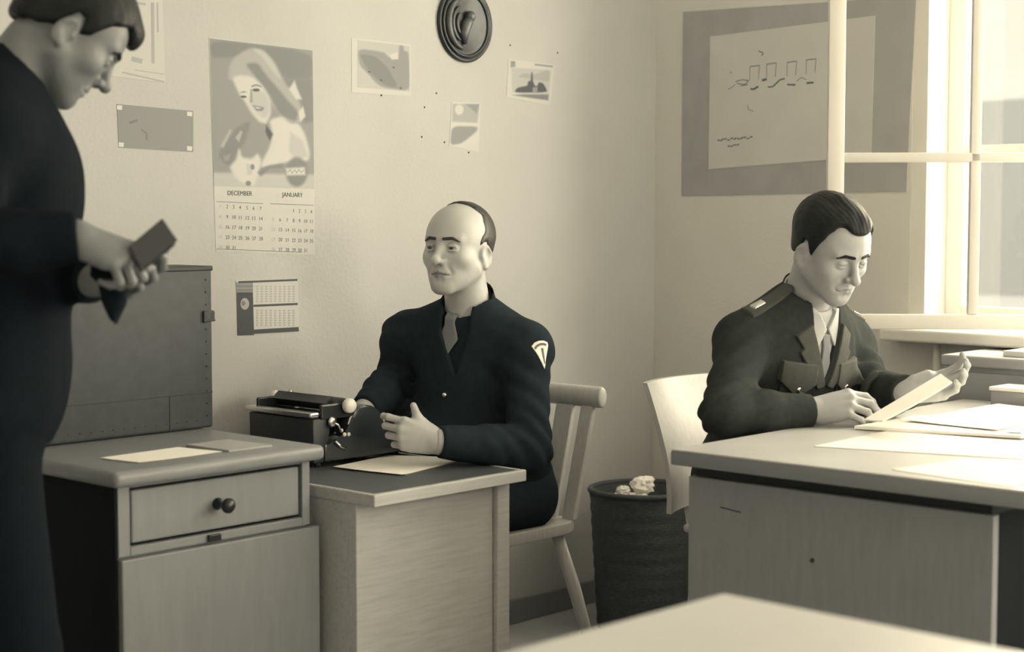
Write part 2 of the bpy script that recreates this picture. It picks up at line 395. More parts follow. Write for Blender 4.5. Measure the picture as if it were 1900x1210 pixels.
def hand_prims(W, u, v, n, spec, s=1.0):
    """list of palm capsules and finger chains in world space. u along the hand, v thumb side, n back of the hand"""
    P = lambda c: W + s * (u * c[0] + v * c[1] + n * c[2])
    kn = [(.090, .027, .000), (.094, .006, .003), (.088, -.014, .002), (.078, -.032, -.002)]
    ln_ = [(.044, .026, .021), (.048, .030, .022), (.044, .028, .021), (.035, .021, .019)]
    rd = [(.0098, .0088, .0080, .0066), (.0100, .0090, .0080, .0066), (.0095, .0085, .0076, .0063), (.0086, .0075, .0068, .0058)]
    palm = [(P((.0, .010, 0)), P(kn[0]), .019 * s, .0125 * s), (P((.0, .004, 0)), P(kn[1]), .019 * s, .0125 * s), (P((.0, -.004, 0)), P(kn[2]), .019 * s, .012 * s), (P((.004, -.012, -.002)), P(kn[3]), .018 * s, .0115 * s),
            (P((.02, .018, -.010)), P((.055, .026, -.010)), .017 * s, .015 * s), (P((.02, -.018, -.010)), P((.06, -.028, -.008)), .016 * s, .012 * s), (P((-.014, 0, 0)), P((.005, 0, 0)), .025 * s, .024 * s)]
    fing = []
    for i in range(4):
        c = spec['curl'][i]; sprd = spec.get('spread', (4, 1, -3, -7))[i]; ang = 0; p = np.array(kn[i]); ch = []
        fwd = np.array((math.cos(R(sprd)), math.sin(R(sprd)), 0))
        for j in range(3):
            ang += c[j]; dd = fwd * math.cos(R(ang)) + np.array((0, 0, -1)) * math.sin(R(ang)); q = p + dd * ln_[i][j]
            ch.append((P(p), P(q), rd[i][j] * s, rd[i][j + 1] * s)); p = q
        fing.append(ch)
    th = [np.array(t, float) for t in spec['thumb']]; r3 = (.0155, .0118, .0108, .0082)
    fing.append([(P(th[i]), P(th[i + 1]), r3[i] * s, r3[i + 1] * s) for i in range(3)])
    return palm, fing
def hand_sdf(p, H_):
    palm, fing = H_
    d = None
    for a in palm:
        c = cone(p, *a); d = c if d is None else smin(d, c, .012)
    for i, ch in enumerate(fing):
        fd = None
        for a in ch:
            c = cone(p, *a); fd = c if fd is None else smin(fd, c, .0035)
        d = smin(d, fd, .007 if i < 4 else .012) if i in (0, 4) else smin(d, fd, .0045)
    return d
def blendin(p, d, c, rad, fn, k):
    m = ((p - np.asarray(c, f32)) ** 2).sum(1) < rad * rad
    if m.any(): d[m] = smin(d[m], fn(p[m]), k)
    return d

class Body:
    def __init__(s, **k): s.__dict__.update(k); s.setup()
    def setup(s):
        s.up = unit(s.neck - s.pel); s.L = np.linalg.norm(s.neck - s.pel) / .50
        f = V(math.cos(R(s.face)), math.sin(R(s.face)), 0); s.f = unit(f - s.up * (f @ s.up)); s.l = np.cross(s.up, s.f)
        s.T = np.stack([s.f, s.l, s.up], 1).astype(f32)
        s.HR = rotm(*s.hrot).astype(f32); s.hs = s.__dict__.get('hs', 1.0)
        s.hand = [hand_prims(*h) for h in s.hands]
        s.hc = s.head + s.HR @ np.array((-.03, 0, -.062)) * s.hs
    def tl(s, p): return ((p - s.pel.astype(f32)) @ s.T) / s.L
    def hq(s, p): return ((p - s.head.astype(f32)) @ s.HR) / s.hs
    def torso(s, p, g_=0.0, k=.06):
        q = s.tl(p); z = g_
        d = elp(q, (-.005, 0, .335), (.112 + z, .158 + z, .185 + z))
        bw = s.__dict__.get('bw', 0.0); d = smin(d, elp(q, (.004 + bw * .4, -bw * .7, .15), (.110 + bw * .4 + z, .148 + bw + z, .16 + z)), k)
        d = smin(d, elp(q, (-.012, 0, .015), (.122 + z, s.__dict__.get('pw', .165) + z, .125 + z)), k)
        d = smin(d, elp(q, (.045, .0, .34), (.068 + z, .13 + z, .10 + z)), .05) * s.L
        for sh in (s.shR, s.shL):
            d = smin(d, cone(p, sh, s.neck - s.up * .055, .046 + z, .058 + z), .06)
            d = smin(d, cone(p, sh + s.up * .006, s.neck + s.up * .012, .030 + z, .040 + z), .06)
        return d
    def arm(s, p, i, g_=0.0):
        sh, el_, wr = ((s.shR, s.elR, s.wrR), (s.shL, s.elL, s.wrL))[i]
        d = cone(p, sh, el_, .047 + g_, .041 + g_ * .9)
        return smin(d, smin(cone(p, el_, el_ * .55 + wr * .45, .041 + g_ * .9, .038 + g_ * .9), cone(p, el_ * .55 + wr * .45, wr, .038 + g_ * .9, .027 + g_ * .9), .02), .02)
    def legs(s, p, g_=0.0):
        d = None
        for hip, kn, an in s.leg:
            c = smin(cone(p, hip, kn, .078 + g_, .056 + g_), cone(p, kn, an, .054 + g_, .036 + g_ * 1.2), .02)
            d = c if d is None else smin(d, c, .02)
        return d
    def body(s, p):
        d = smin(s.torso(p, -.012), s.arm(p, 0, -.006), .03); d = smin(d, s.arm(p, 1, -.006), .03); d = smin(d, s.legs(p, -.008), .04)
        d = smin(d, cone(p, s.neck - s.up * .02, s.hc, .060, .055), .025).astype(f32)
        d = blendin(p, d, s.head, .30, lambda x: head_sdf(s.hq(x), s.ho) * s.hs, .022)
        for h, hh in zip(s.hands, s.hand): d = blendin(p, d, h[0] + h[1] * .08, .24, lambda x: hand_sdf(x, hh), .012)
        return d
    def folds(s, p, amp=1.0):
        r = .0030 * wob(p, 17, .3) + .0016 * wob(p, 41, 1.7)
        for sh, el_, wr in ((s.shR, s.elR, s.wrR), (s.shL, s.elL, s.wrL)):
            dv = unit(wr - sh).astype(f32); t = (p - el_.astype(f32)) @ dv; w = np.exp(-((p - el_.astype(f32)) ** 2).sum(1) / .011)
            r = r + w * .0048 * np.sin(t * 2 * math.pi / .040 + 3 * wob(p, 9, .9))
            sm_ = np.exp(-((p - sh.astype(f32) * f32(.75) - el_.astype(f32) * f32(.25)) ** 2).sum(1) / .010)
            r = r + sm_ * .0035 * np.sin(t * 2 * math.pi / .055 + 4 * wob(p, 8, 2.0))
        return (r * amp).astype(f32)
    def coat0(s, p):
        g_ = s.g
        d = s.torso(p, g_)
        for i in (0, 1): d = smin(d, s.arm(p, i, g_ * .85), .035)
        return d - s.folds(p, s.fold)
    def neckcut(s, p):
        """V opening and collar hole"""
        q = s.tl(p); vt = s.vbot
        v = poly2(q[:, 1], q[:, 2], [(0, vt), (s.vw, .49), (s.vw * 1.15, .75), (-s.vw * 1.15, .75), (-s.vw, .49)])
        v = np.maximum(v, -(q[:, 0] + .01))
        n = cone(p, s.neck - s.up * .05, s.hc + (s.hc - s.neck) * .5, s.__dict__.get('nr', .066), .064)
        return np.minimum(v, n)
    def coat(s, p):
        d = smax(s.coat0(p), -s.neckcut(p), .006)
        for i, wr in enumerate((s.wrR, s.wrL)):   # open cuffs
            el_ = (s.elR, s.elL)[i]; dv = unit(wr - el_).astype(f32); t = (p - (wr - unit(wr - el_) * s.cuff).astype(f32)) @ dv
            near = np.sqrt(((p - wr.astype(f32)) ** 2).sum(1)) - .12
            d = smax(d, np.minimum(t, -near), .005)
        q = s.tl(p); return smax(d, (s.hem - q[:, 2]) * s.L, .01)
    def shirt(s, p):
        d = s.torso(p, .004); d = smin(d, cone(p, s.neck - s.up * .04, s.neck + (s.hc - s.neck) * .52, .072, .0645), .02)
        d = smax(d, -cone(p, s.neck - s.up * .08, s.hc + (s.hc - s.neck), .060, .0575), .003)
        dv = unit(s.hc - s.neck).astype(f32); t = (p - (s.neck + (s.hc - s.neck) * .42).astype(f32)) @ dv
        fr = (p - s.neck.astype(f32)) @ s.f.astype(f32)
        d = smax(d, t + fr * .35, .004); q = s.tl(p); return np.maximum(d, (.15 - q[:, 2]) * s.L)
    def lo(s, *extra, m=.16):
        a = np.stack([s.pel, s.neck, s.shR, s.shL, s.elR, s.elL, s.wrR, s.wrL] + list(extra)); return a.min(0) - m, a.max(0) + m
def shell(base, mask, o0, o1): return lambda p: smax(np.maximum(base(p) - o1, -(base(p) - o0)), mask(p), .0012)
def planemask(c, n, h, pts, depth=.09):
    """polygon (in metres) in the plane through c with normal n and horizontal axis h, extruded along n"""
    n = unit(n); h = unit(np.asarray(h) - n * (np.asarray(h) @ n)); w = np.cross(n, h); c = np.asarray(c)
    def f(p):
        q = p - c.astype(f32); return np.maximum(poly2(q @ h.astype(f32), q @ w.astype(f32), pts), np.abs(q @ n.astype(f32)) - depth)
    return f
def pxmask(c, n, px, depth=.09, ax=None):
    """polygon given by photo pixels, laid on the plane through c with normal n"""
    n = unit(n); h = unit(RT - n * (RT @ n)); w = np.cross(n, h); out = []
    for x, y in px:
        r = ray(x, y); t = ((c - EYE) @ n) / (r @ n); q = EYE + r * t - c; out.append((q @ h, q @ w))
    return planemask(c, n, h, out, depth)
def bounds(pts, m): a = np.stack([np.asarray(p) for p in pts]); return a.min(0) - m, a.max(0) + m

def build_face(pr, B, skin, hair_fn, hairm, brow=True, hairlab=None):
    lo, hi = B.lo(B.head, *[h[0] + h[1] * .1 for h in B.hands], *[j for l_ in B.leg for j in l_], m=.17)
    def matf(c):
        q = B.hq(c); a = q.copy(); a[:, 1] = np.abs(a[:, 1]); z_ = a * np.array((0, 1, 1), f32); mk = np.minimum(cone(z_, (0, .0, -.0618), (0, .0245, -.0676), .0040, .0012), cone(z_, (0, .0, -.0708), (0, .0225, -.0686), .0046, .0014)); mk = np.maximum(mk, .07 - q[:, 0])
        return (mk < .0).astype(np.int32)
    smesh('body', B.body, lo, hi, B.res, [skin, M['lip']], pr, matf=matf)
    hq = lambda p: B.hq(p)
    hl, hh = B.head - .19, B.head + .19
    hd = lambda p: B.hs * head_sdf(B.hq(p), B.ho)
    smesh('hair', lambda p: B.hs * hair_fn(B.hq(p)), hl, hh, .0028, hairm, pr, label=hairlab)
    for sd in (1, -1):
        b = bmesh.new(); q = bmesh.ops.create_uvsphere(b, u_segments=20, v_segments=20, radius=.0137 * B.hs)
        gz = unit(B.HR @ np.array(B.gaze)); u_, w_, _ = frame_of(gz); c = B.head + B.HR @ (np.array((EYEC[0], EYEC[1] * sd, 0)) * B.hs)
        for v in q['verts']:
            l_ = np.array(v.co); v.co = Vector(c + u_ * l_[0] + w_ * l_[1] + gz * l_[2])
        for f_ in b.faces: f_.smooth = True; f_.material_index = 1 if (np.array(f_.calc_center_median()) - c) @ gz > .0122 * B.hs else 0
        obj('eye', b, [M['eyew'], M['iris']], pr)
        if brow:
            def bf(p, sd=sd):
                a = B.hq(p); z_ = a * np.array((0, 1, 1), f32); m_ = np.minimum(cone(z_, (0, .013 * sd, .0225), (0, .034 * sd, .0245), .0040, .0040), cone(z_, (0, .034 * sd, .0245), (0, .050 * sd, .0165), .0040, .0018)); m_ = np.maximum(m_, .03 - a[:, 0])
                hdv = head_sdf(a, B.ho); return smax(np.maximum(hdv - .0022 - .0006 * np.sin(a[:, 1] * 900 + a[:, 2] * 500), -hdv - .002), m_, .001) * B.hs
            c = B.head + B.HR @ (np.array((.078, .03 * sd, .02)) * B.hs); smesh('eyebrow', bf, c - .04, c + .04, .0018, hairm, pr)
def shoe(pr, an, dirv, m):
    dirv = unit(dirv); a = np.array(an); s_ = np.cross(V(0, 0, 1), dirv)
    def f(p):
        d = smin(cone(p, V(a[0], a[1], .05) - dirv * .03, V(a[0], a[1], .035) + dirv * .16, .042, .036), cone(p, V(a[0], a[1], .07), V(a[0], a[1], .12), .046, .043), .03)
        return smax(d, .002 - p[:, 2], .006)
    lo, hi = bounds([a, V(a[0], a[1], .02) + dirv * .2, V(a[0], a[1], .02) - dirv * .1], .07); smesh('shoe', f, lo, hi, .006, m, pr)
# ------------------------------------------------------------------ room shell
XR, YB, XL, YF, ZC = 4.471, 3.46, -1.5, -2.2, 2.95
W1 = (0.30, 2.50); W2 = (-1.75, -0.25); WZ = (0.93, 2.55); WT = 0.33
def st(name, bm, m, parent=None, **k): return obj(name, bm, m, parent, kind=None if parent else 'structure', **k)
b = bmesh.new(); box(b, (XL - .2, YF - .2, -.12), (XR + WT, YB + .2, 0), 0); st('floor', b, M['floor'])
b = bmesh.new(); box(b, (XL - .2, YF - .2, ZC), (XR + WT, YB + .2, ZC + .1), 0); st('ceiling', b, M['ceil'])
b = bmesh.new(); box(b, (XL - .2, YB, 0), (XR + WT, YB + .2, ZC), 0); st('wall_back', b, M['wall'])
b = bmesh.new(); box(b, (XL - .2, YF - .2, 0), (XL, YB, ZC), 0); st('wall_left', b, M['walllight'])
W3 = (2.9, 4.2); b = bmesh.new()
for x0, x1, z0, z1 in ((XL, W3[0], 0, ZC), (W3[1], XR + WT, 0, ZC), (W3[0], W3[1], 0, WZ[0]), (W3[0], W3[1], WZ[1], ZC)): box(b, (x0, YF - .2, z0), (x1, YF, z1), 0)
st('wall_front', b, M['walllight'])
w3 = thing('fill_window_front', None, None, (3.55, YF - .1, WZ[0]), kind='structure'); b = bmesh.new()  # made-up window in the unseen front wall, added for fill light
for x0, x1, z0, z1 in ((W3[0], W3[0] + .05, WZ[0], WZ[1]), (W3[1] - .05, W3[1], WZ[0], WZ[1]), (W3[0], W3[1], WZ[0], WZ[0] + .05), (W3[0], W3[1], WZ[1] - .05, WZ[1]), (3.525, 3.575, WZ[0], WZ[1])): box(b, (x0, YF - .12, z0), (x1, YF - .08, z1))
st('window_frame', b, M['white'], w3)
b = bmesh.new(); box(b, (W3[0] + .02, YF - .102, WZ[0] + .02), (W3[1] - .02, YF - .099, WZ[1] - .02), 0); st('pane', b, M['glass'], w3)
b = bmesh.new()
for y0, y1, z0, z1 in ((YF, YB, 0, WZ[0] - .04), (YF, YB, WZ[1], ZC), (W1[1], YB, WZ[0] - .04, WZ[1]), (W2[1], W1[0], WZ[0] - .04, WZ[1]), (YF, W2[0], WZ[0] - .04, WZ[1])):
    box(b, (XR, y0, z0), (XR + WT, y1, z1), 0)
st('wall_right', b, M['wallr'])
b = bmesh.new(); box(b, (XL, YB - .016, 0), (XR - .016, YB, .075), .003); st('baseboard_back', b, M['skirt'])
b = bmesh.new(); box(b, (XR - .016, YF, 0), (XR, YB, .075), .003); st('baseboard_right', b, M['skirt'])

def fixed_window(name, w):
    t = thing(name, None, None, (XR, (w[0] + w[1]) / 2, WZ[0]), kind='structure')
    b = bmesh.new(); x0, x1 = XR + .22, XR + .27
    y0, y1 = w; z0, z1 = WZ; f = .055
    box(b, (x0, y0, z0), (x1, y0 + f, z1)); box(b, (x0, y1 - f, z0), (x1, y1, z1)); box(b, (x0, y0 + f, z0), (x1, y1 - f, z0 + f)); box(b, (x0, y0 + f, z1 - f), (x1, y1 - f, z1))
    n = 5
    for i in range(1, n):
        yy = y0 + (y1 - y0) * i / n; hw = .035 if i % 2 == 0 else .016
        box(b, (x0 + .005, yy - hw, z0 + f), (x1 - .005, yy + hw, z1 - f))
    for zz in (1.46, 2.02):
        box(b, (x0 + .008, y0 + f, zz - .015), (x1 - .008, y1 - f, zz + .015))
    st('window_frame', b, M['white'], t)
    b = bmesh.new(); box(b, (XR + .243, y0 + .03, z0 + .03), (XR + .246, y1 - .03, z1 - .03), 0); st('pane', b, M['glass'], t)
    b = bmesh.new(); box(b, (XR - .09, y0 - .05, z0 - .038), (XR + .30, y1 + .05, z0), .008, 3); st('window_sill', b, M['white'], t)
    b = bmesh.new(); x0 = XR + .0
    box(b, (XR + .002, y1 - .05, z0), (XR + .045, y1, z1)); box(b, (XR + .002, y0, z0), (XR + .045, y0 + .05, z1)); box(b, (XR + .002, y0 + .05, z1 - .05), (XR + .045, y1 - .05, z1))
    st('inner_frame', b, M['white'], t)
    return t
win = fixed_window('window_1', W1); win2 = fixed_window('fill_window_right', W2)  # the second window is unseen, added for fill light
# the inner casement, swung open into the room
A = V(XR - .03, 1.86, 0); Fe = at(1533, 400, 4.56); Fe[2] = 0
dl = Fe - A; LL = np.linalg.norm(dl); dl = dl / LL; dn = V(dl[1], -dl[0], 0)   # dn: leaf normal
b = bmesh.new()
def leaf(b, s0, s1, z0, z1, t=.017, bev=.004):
    p = lambda s, n, z: A + dl * s + dn * n + V(0, 0, z)
    hexa(b, [p(s0, -t, z0), p(s1, -t, z0), p(s1, t, z0), p(s0, t, z0)], [p(s0, -t, z1), p(s1, -t, z1), p(s1, t, z1), p(s0, t, z1)], bev)
zb0, zb1 = at(1700, 613, 4.52)[2], at(1700, 585, 4.52)[2]; zc0, zc1 = at(1700, 301, 4.52)[2], at(1700, 283, 4.52)[2]
leaf(b, 0, .045, zb0, 2.47); leaf(b, LL - .045, LL, zb0, 2.47); leaf(b, .045, LL - .045, zb0, zb1); leaf(b, .045, LL - .045, 2.42, 2.47)
sm = LL * .49
leaf(b, sm - .014, sm + .014, zb1, 2.42, .013); leaf(b, .045, LL - .045, zc0, zc1, .013); zc2 = 2 * zc0 - zb1
leaf(b, .045, LL - .045, 1.93, 1.955, .013)
cas = st('casement', b, M['white'], win); auto(cas)
b = bmesh.new(); leaf(b, .03, LL - .03, zb1 - .012, 2.44, .0015, 0); st('pane', b, M['glass'], cas)
b = bmesh.new()
for zz in (1.25, 2.2): tube(b, [A + V(0, 0, zz - .05), A + V(0, 0, zz + .05)], .009)
st('hinge', b, M['white'], cas)
# slim heating pipe under the sill
p = on_x(1738, 665, XR - .03); b = bmesh.new(); tube(b, [V(p[0], p[1], .0), V(p[0], p[1], WZ[0] - .039)], .011)
obj('pipe', b, M['white'], label='thin white vertical pipe under the window sill', cat='pipe')

# outside
b = bmesh.new(); box(b, (13, 3.0, -4), (15, 30, 4.0), 0)
fac = obj('building', b, M['facade'], label='pale building seen outside through the window', cat='building')
for k in range(12):
    for z in (-2.2, .6):
        b = bmesh.new(); box(b, (12.98, 4 + k * 2.1, z), (13.02, 5 + k * 2.1, z + 1.6), 0); obj('window', b, M['facade2'], fac)
b = bmesh.new(); box(b, (XR + WT + .1, -40, -4.2), (60, 40, -4), 0); st('ground', b, M['ground'])

# ------------------------------------------------------------------ cabinet at the left
ZT = .75
cab = thing('cabinet', 'cream painted cabinet with black drawer knob, standing left of the typing desk', 'cabinet', (2.18, 3.07, 0))
yf = 2.862
b = bmesh.new(); box(b, (1.905, 2.832, ZT - .034), (2.462, 3.33, ZT), .013, 4); auto(obj('top', b, M['cabtop'], cab, label='grey worn cabinet top with rounded edge'))
xl, xr = on_y(219, 960, yf)[0], on_y(575, 930, yf)[0]
dx0, dx1 = on_y(246, 960, yf)[0], on_y(557, 915, yf)[0]
dz1, dz0 = on_y(400, 889, yf)[2], on_y(400, 983, yf)[2]
ddz1 = on_y(400, 1007, yf - .012)[2]
b = bmesh.new(); zt = ZT - .034
box(b, (xl, yf, ddz1), (dx0 - .006, 3.31, zt)); box(b, (dx1 + .006, yf, ddz1), (xr, 3.31, zt))
box(b, (dx0 - .006, yf, ddz1), (dx1 + .006, yf + .02, dz0 - .006)); box(b, (dx0 - .006, yf + .003, dz1 + .006), (dx1 + .006, yf + .02, zt))
box(b, (xl, yf + .012, .05), (xr, 3.31, ddz1)); box(b, (xl + .02, yf + .04, 0), (xr - .02, 3.29, .05), .001)
box(b, (dx0 - .006, 3.25, ddz1), (dx1 + .006, 3.31, zt))
obj('body', b, M['cream'], cab)
b = bmesh.new(); box(b, (xl - .006, yf + .003, .05), (xl - .0003, 3.305, zt), .001); obj('side_panel', b, M['shadewood'], cab, label='cabinet side coloured dark as if in shade')  # thin dark sheet standing in for shade on the cabinet's left side
b = bmesh.new(); box(b, (dx0, yf + .004, dz0), (dx1, yf + .024, dz1), .004); box(b, (dx0 + .01, yf + .024, dz0 + .005), (dx1 - .01, 3.2, dz1 - .02), .001)
dr = obj('drawer', b, M['cream'], cab)
kp = on_y(400, 940, yf + .004); kp = V((dx0 + dx1) / 2 - .005, yf + .004, on_y(405, 935, yf)[2])
b = bmesh.new(); lathe(b, [(0, 0), (.013, 0), (.013, .004), (.007, .008), (.006, .022), (.012, .028), (.0165, .036), (.0165, .042), (.011, .049), (0, .051)], kp, (0, -1, 0), 24)
obj('knob', b, M['black'], dr, label='round black drawer knob')
b = bmesh.new(); box(b, (xl, yf - .012, .055), (on_y(593, 985, yf - .012)[0], yf + .011, ddz1 - .004), .003); obj('door', b, M['cream'], cab)
q0 = on_y(384, 985, yf); q1 = on_y(407, 1003, yf)
b = bmesh.new(); box(b, (q0[0], yf - .009, ddz1 + .002), (q1[0], yf - .0002, dz0 - .008), .002); obj('latch', b, M['black'], cab, label='small dark turn latch under the drawer')
def paper(name, px, z, m, label, cat, th=.0008, n=6, wave=.003, group=None, seed=0):
    b = bmesh.new(); c = [on_z(x, y, z) for x, y in px]; sheet(b, c, th, n=n, wave=wave, seed=seed)
    o = obj(name, b, m, label=label, cat=cat, group=group)
    for p in o.data.polygons: p.use_smooth = False
    return o
paper('paper_sheet', [(186, 851), (331, 831), (413, 838), (257, 860)], ZT + .0005, M['paper'], 'single white paper sheet lying on the grey cabinet top', 'paper', wave=.002)
b = bmesh.new(); sheet(b, [on_z(x, y, ZT + .0005) for x, y in ((345, 828), (425, 839), (505, 829), (425, 818))], .004); obj('folder', b, M['paper3'], label='thin grey folder lying beside the white sheet on the cabinet', cat='folder')
# suitcase standing on the cabinet
sc_ = thing('suitcase', 'dark fibre suitcase standing upright on the cabinet against the wall', 'suitcase', (2.2, 3.3, ZT))
x0, x1, y0, y1, z0, z1 = 1.955, 2.478, 3.262, 3.405, ZT + .001, 1.14
b = bmesh.new(); box(b, (x0, y0 + .05, z0), (x1, y1, z1), .008, 3); auto(obj('body', b, M['case'], sc_))
b = bmesh.new(); box(b, (x0, y0, z0), (x1, y0 + .047, z1), .008, 3); lid = auto(obj('lid', b, M['case'], sc_))
b = bmesh.new()
box(b, (x0 - .002, y0 - .002, z1 - .009), (x1 + .002, y1 + .002, z1 + .003), .003); obj('edge_trim', b, M['casetrim'], sc_, label='black top edge of the suitcase')
for zz in np.linspace(z0 + .03, z1 - .03, 12): b = bmesh.new(); ball(b, (x1 - .02, y0 - .0002, zz), .0022, 8); obj('rivet', b, M['casetrim'], lid)
for xx in np.linspace(x0 + .03, x1 - .05, 16): b = bmesh.new(); ball(b, (xx, y0 - .0005, z0 + .02), .0016, 8); obj('rivet', b, M['casetrim'], lid)
b = bmesh.new(); box(b, (x0 + .002, y0 - .0015, z0 + .085), (x1 - .004, y0 + .002, z0 + .089), .0005); box(b, (x1 - .13, y0 - .0015, z0 + .004), (x1 - .127, y0 + .002, z0 + .085), .0005); obj('seam', b, M['casetrim'], lid)
b = bmesh.new(); zz = on_y(393, 587, 3.26)[2]
box(b, (x1 - .03, y0 - .006, zz - .014), (x1 - .018, y0 + .001, zz + .014), .002); box(b, (x1 - .02, y0 - .006, zz - .012), (x1 + .004, y0 + .002, zz - .007), .001)
box(b, (x1 + .0005, y0 + .01, zz - .012), (x1 + .016, y0 + .03, zz + .013), .004); obj('latch', b, M['casetrim'], sc_, label='black metal latch on the right edge')

# ------------------------------------------------------------------ typing desk
ZD = .65
td = thing('typing_desk', 'small pale wooden desk with dark inlaid top, carrying the typewriter', 'desk', (2.73, 3.05, 0))
tx0, tx1, ty0, ty1 = 2.478, 2.978, 2.69, 3.42
b = bmesh.new()
box(b, (tx0, ty0, ZD - .028), (tx1, ty0 + .016, ZD), .003); box(b, (tx0, ty1 - .016, ZD - .028), (tx1, ty1, ZD), .003)
box(b, (tx0, ty0 + .016, ZD - .028), (tx0 + .014, ty1 - .016, ZD), .003); box(b, (tx1 - .014, ty0 + .016, ZD - .028), (tx1, ty1 - .016, ZD), .003)
box(b, (tx0 + .014, ty0 + .016, ZD - .026), (tx1 - .014, ty1 - .016, ZD - .006), 0)
top = obj('top', b, M['wood'], td, label='light wooden edge of the desk top')
b = bmesh.new(); box(b, (tx0 + .0145, ty0 + .0165, ZD - .0058), (tx1 - .0145, ty1 - .0165, ZD - .0006), .0005); obj('inlay', b, M['lino'], top, label='dark linoleum writing surface')
py_ = 2.755
pxl, pxr = on_y(661, 960, py_)[0], on_y(914, 960, py_)[0]
b = bmesh.new(); box(b, (pxl, py_, .03), (pxr, py_ + .02, ZD - .028), .002); obj('end_panel', b, M['wood'], td)
b = bmesh.new(); box(b, (pxl, py_ + .02, .03), (pxl + .018, 3.36, ZD - .028), .002); obj('side_panel', b, M['wood'], td)
lx0, lx1 = on_y(924, 1000, py_ - .012)[0], on_y(946, 1000, py_ - .012)[0]
for yy in (py_ - .012, 3.35):
    b = bmesh.new(); box(b, (lx0, yy, 0), (lx1, yy + .036, ZD - .028), .003); obj('leg', b, M['wood'], td)
b = bmesh.new(); box(b, (pxl + .018, 3.36, .2), (lx0, 3.375, ZD - .028), .002); obj('back_panel', b, M['wood'], td)
for za, zb in ((ZD - .09, ZD - .028), (.05, .1)): b = bmesh.new(); box(b, (pxr, py_ + .008, za), (lx0, py_ + .02, zb), .001); obj('rail', b, M['wood'], td)
for xx in (pxl + .03, pxr - .03):
    b = bmesh.new(); box(b, (xx - .015, py_ + .0, 0), (xx + .015, py_ + .02, .03), .001); obj('foot', b, M['gap'], td)

# typewriter: back to the left, keyboard towards the seated man
tw = thing('typewriter', 'black portable typewriter with ivory platen knob on the typing desk', 'typewriter', (2.72, 3.12, ZD))
Y0, Y1 = 2.995, 3.25
def prof(pts, ya, yb, m, name, parent=tw, bev=.004, **k):
    b = bmesh.new(); prism(b, [V(x, ya, z) for x, z in pts], V(0, yb - ya, 0))
    if bev: bmesh.ops.bevel(b, geom=b.edges[:], offset=bev, segments=2, affect='EDGES', profile=.5)
    return auto(obj(name, b, m, parent, **k), 30)
zt = ZD + .012
prof([(2.568, zt), (2.60, zt), (2.62, zt + .07), (2.62, zt + .108), (2.566, zt + .108)], Y0 + .004, Y1 - .004, M['blackm'], 'back_cover')
arc = [(2.735 + .062 * math.cos(a), zt + .078 + .052 * math.sin(a)) for a in np.linspace(math.pi * .93, math.pi * .02, 12)]
prof([(2.60, zt), (2.60, zt + .045), (2.668, zt + .06)] + arc + [(2.805, zt + .06), (2.882, zt + .028), (2.886, zt)], Y0, Y0 + .038, M['blackgloss'], 'side_hood', bev=.006)
prof([(2.60, zt), (2.60, zt + .045), (2.668, zt + .06)] + arc + [(2.805, zt + .06), (2.882, zt + .028), (2.886, zt)], Y1 - .038, Y1, M['blackgloss'], 'side_hood', bev=.006)
arc2 = [(2.737 + .056 * math.cos(a), zt + .070 + .05 * math.sin(a)) for a in np.linspace(math.pi * .75, math.pi * .05, 9)]
prof([(2.70, zt + .07)] + arc2 + [(2.79, zt + .068)], Y0 + .0382, Y1 - .0382, M['blackgloss'], 'ribbon_cover', bev=0)
prof([(2.60, zt), (2.60, zt + .02), (2.80, zt + .02), (2.884, zt + .012), (2.884, zt)], Y0 + .0385, Y1 - .0385, M['black'], 'base_plate', bev=.001)
b = bmesh.new(); box(b, (2.556, Y0 + .002, zt + .112), (2.585, Y1 + .004, zt + .124), .004); carr = obj('carriage_rail', b, M['chrome'], tw, label='bright metal carriage rail')
for yy in (Y0 + .0, Y1 - .012):
    b = bmesh.new(); box(b, (2.59, yy, zt + .105), (2.70, yy + .010, zt + .142), .004); obj('carriage_end', b, M['black'], tw)
b = bmesh.new(); box(b, (2.588, Y0 + .012, zt + .106), (2.66, Y1 - .014, zt + .116), .002); obj('carriage_bed', b, M['black'], tw)
b = bmesh.new(); tube(b, [(2.668, Y0 + .0105, zt + .135), (2.668, Y1 - .0125, zt + .135)], .0175, 28); obj('platen', b, M['rubber'], tw)
b = bmesh.new(); prism(b, [V(2.625, Y0 + .025, zt + .14), V(2.628, Y0 + .025, zt + .137), V(2.648, Y0 + .025, zt + .154), V(2.645, Y0 + .025, zt + .157)], V(0, Y1 - Y0 - .05, 0)); obj('paper_table', b, M['blackgloss'], tw)
for yy, s in ((Y0 - .0005, -1), (Y1 + .0005, 1)):
    b = bmesh.new(); lathe(b, [(0, 0), (.006, 0), (.006, .004), (.0165, .005), (.018, .009), (.018, .018), (.015, .023), (0, .025)], (2.668, yy, zt + .135), (0, s, 0), 24); obj('platen_knob', b, M['ivory'], tw, label='ivory coloured platen knob')
b = bmesh.new(); tube(b, [(2.70, Y0 + .02, zt + .138), (2.70, Y1 - .02, zt + .138)], .003, 8)
for yy in (Y0 + .06, Y0 + .13, Y0 + .2): tube(b, [(2.70, yy - .008, zt + .138), (2.70, yy + .008, zt + .138)], .006, 10)
obj('paper_bail', b, M['chrome'], tw)
b = bmesh.new(); tube(b, [(2.60, Y1 + .006, zt + .118), (2.66, Y1 + .03, zt + .125), (2.73, Y1 + .035, zt + .14)], .004, 8); ball(b, (2.735, Y1 + .035, zt + .141), .008, 10); obj('return_lever', b, M['chrome'], tw)
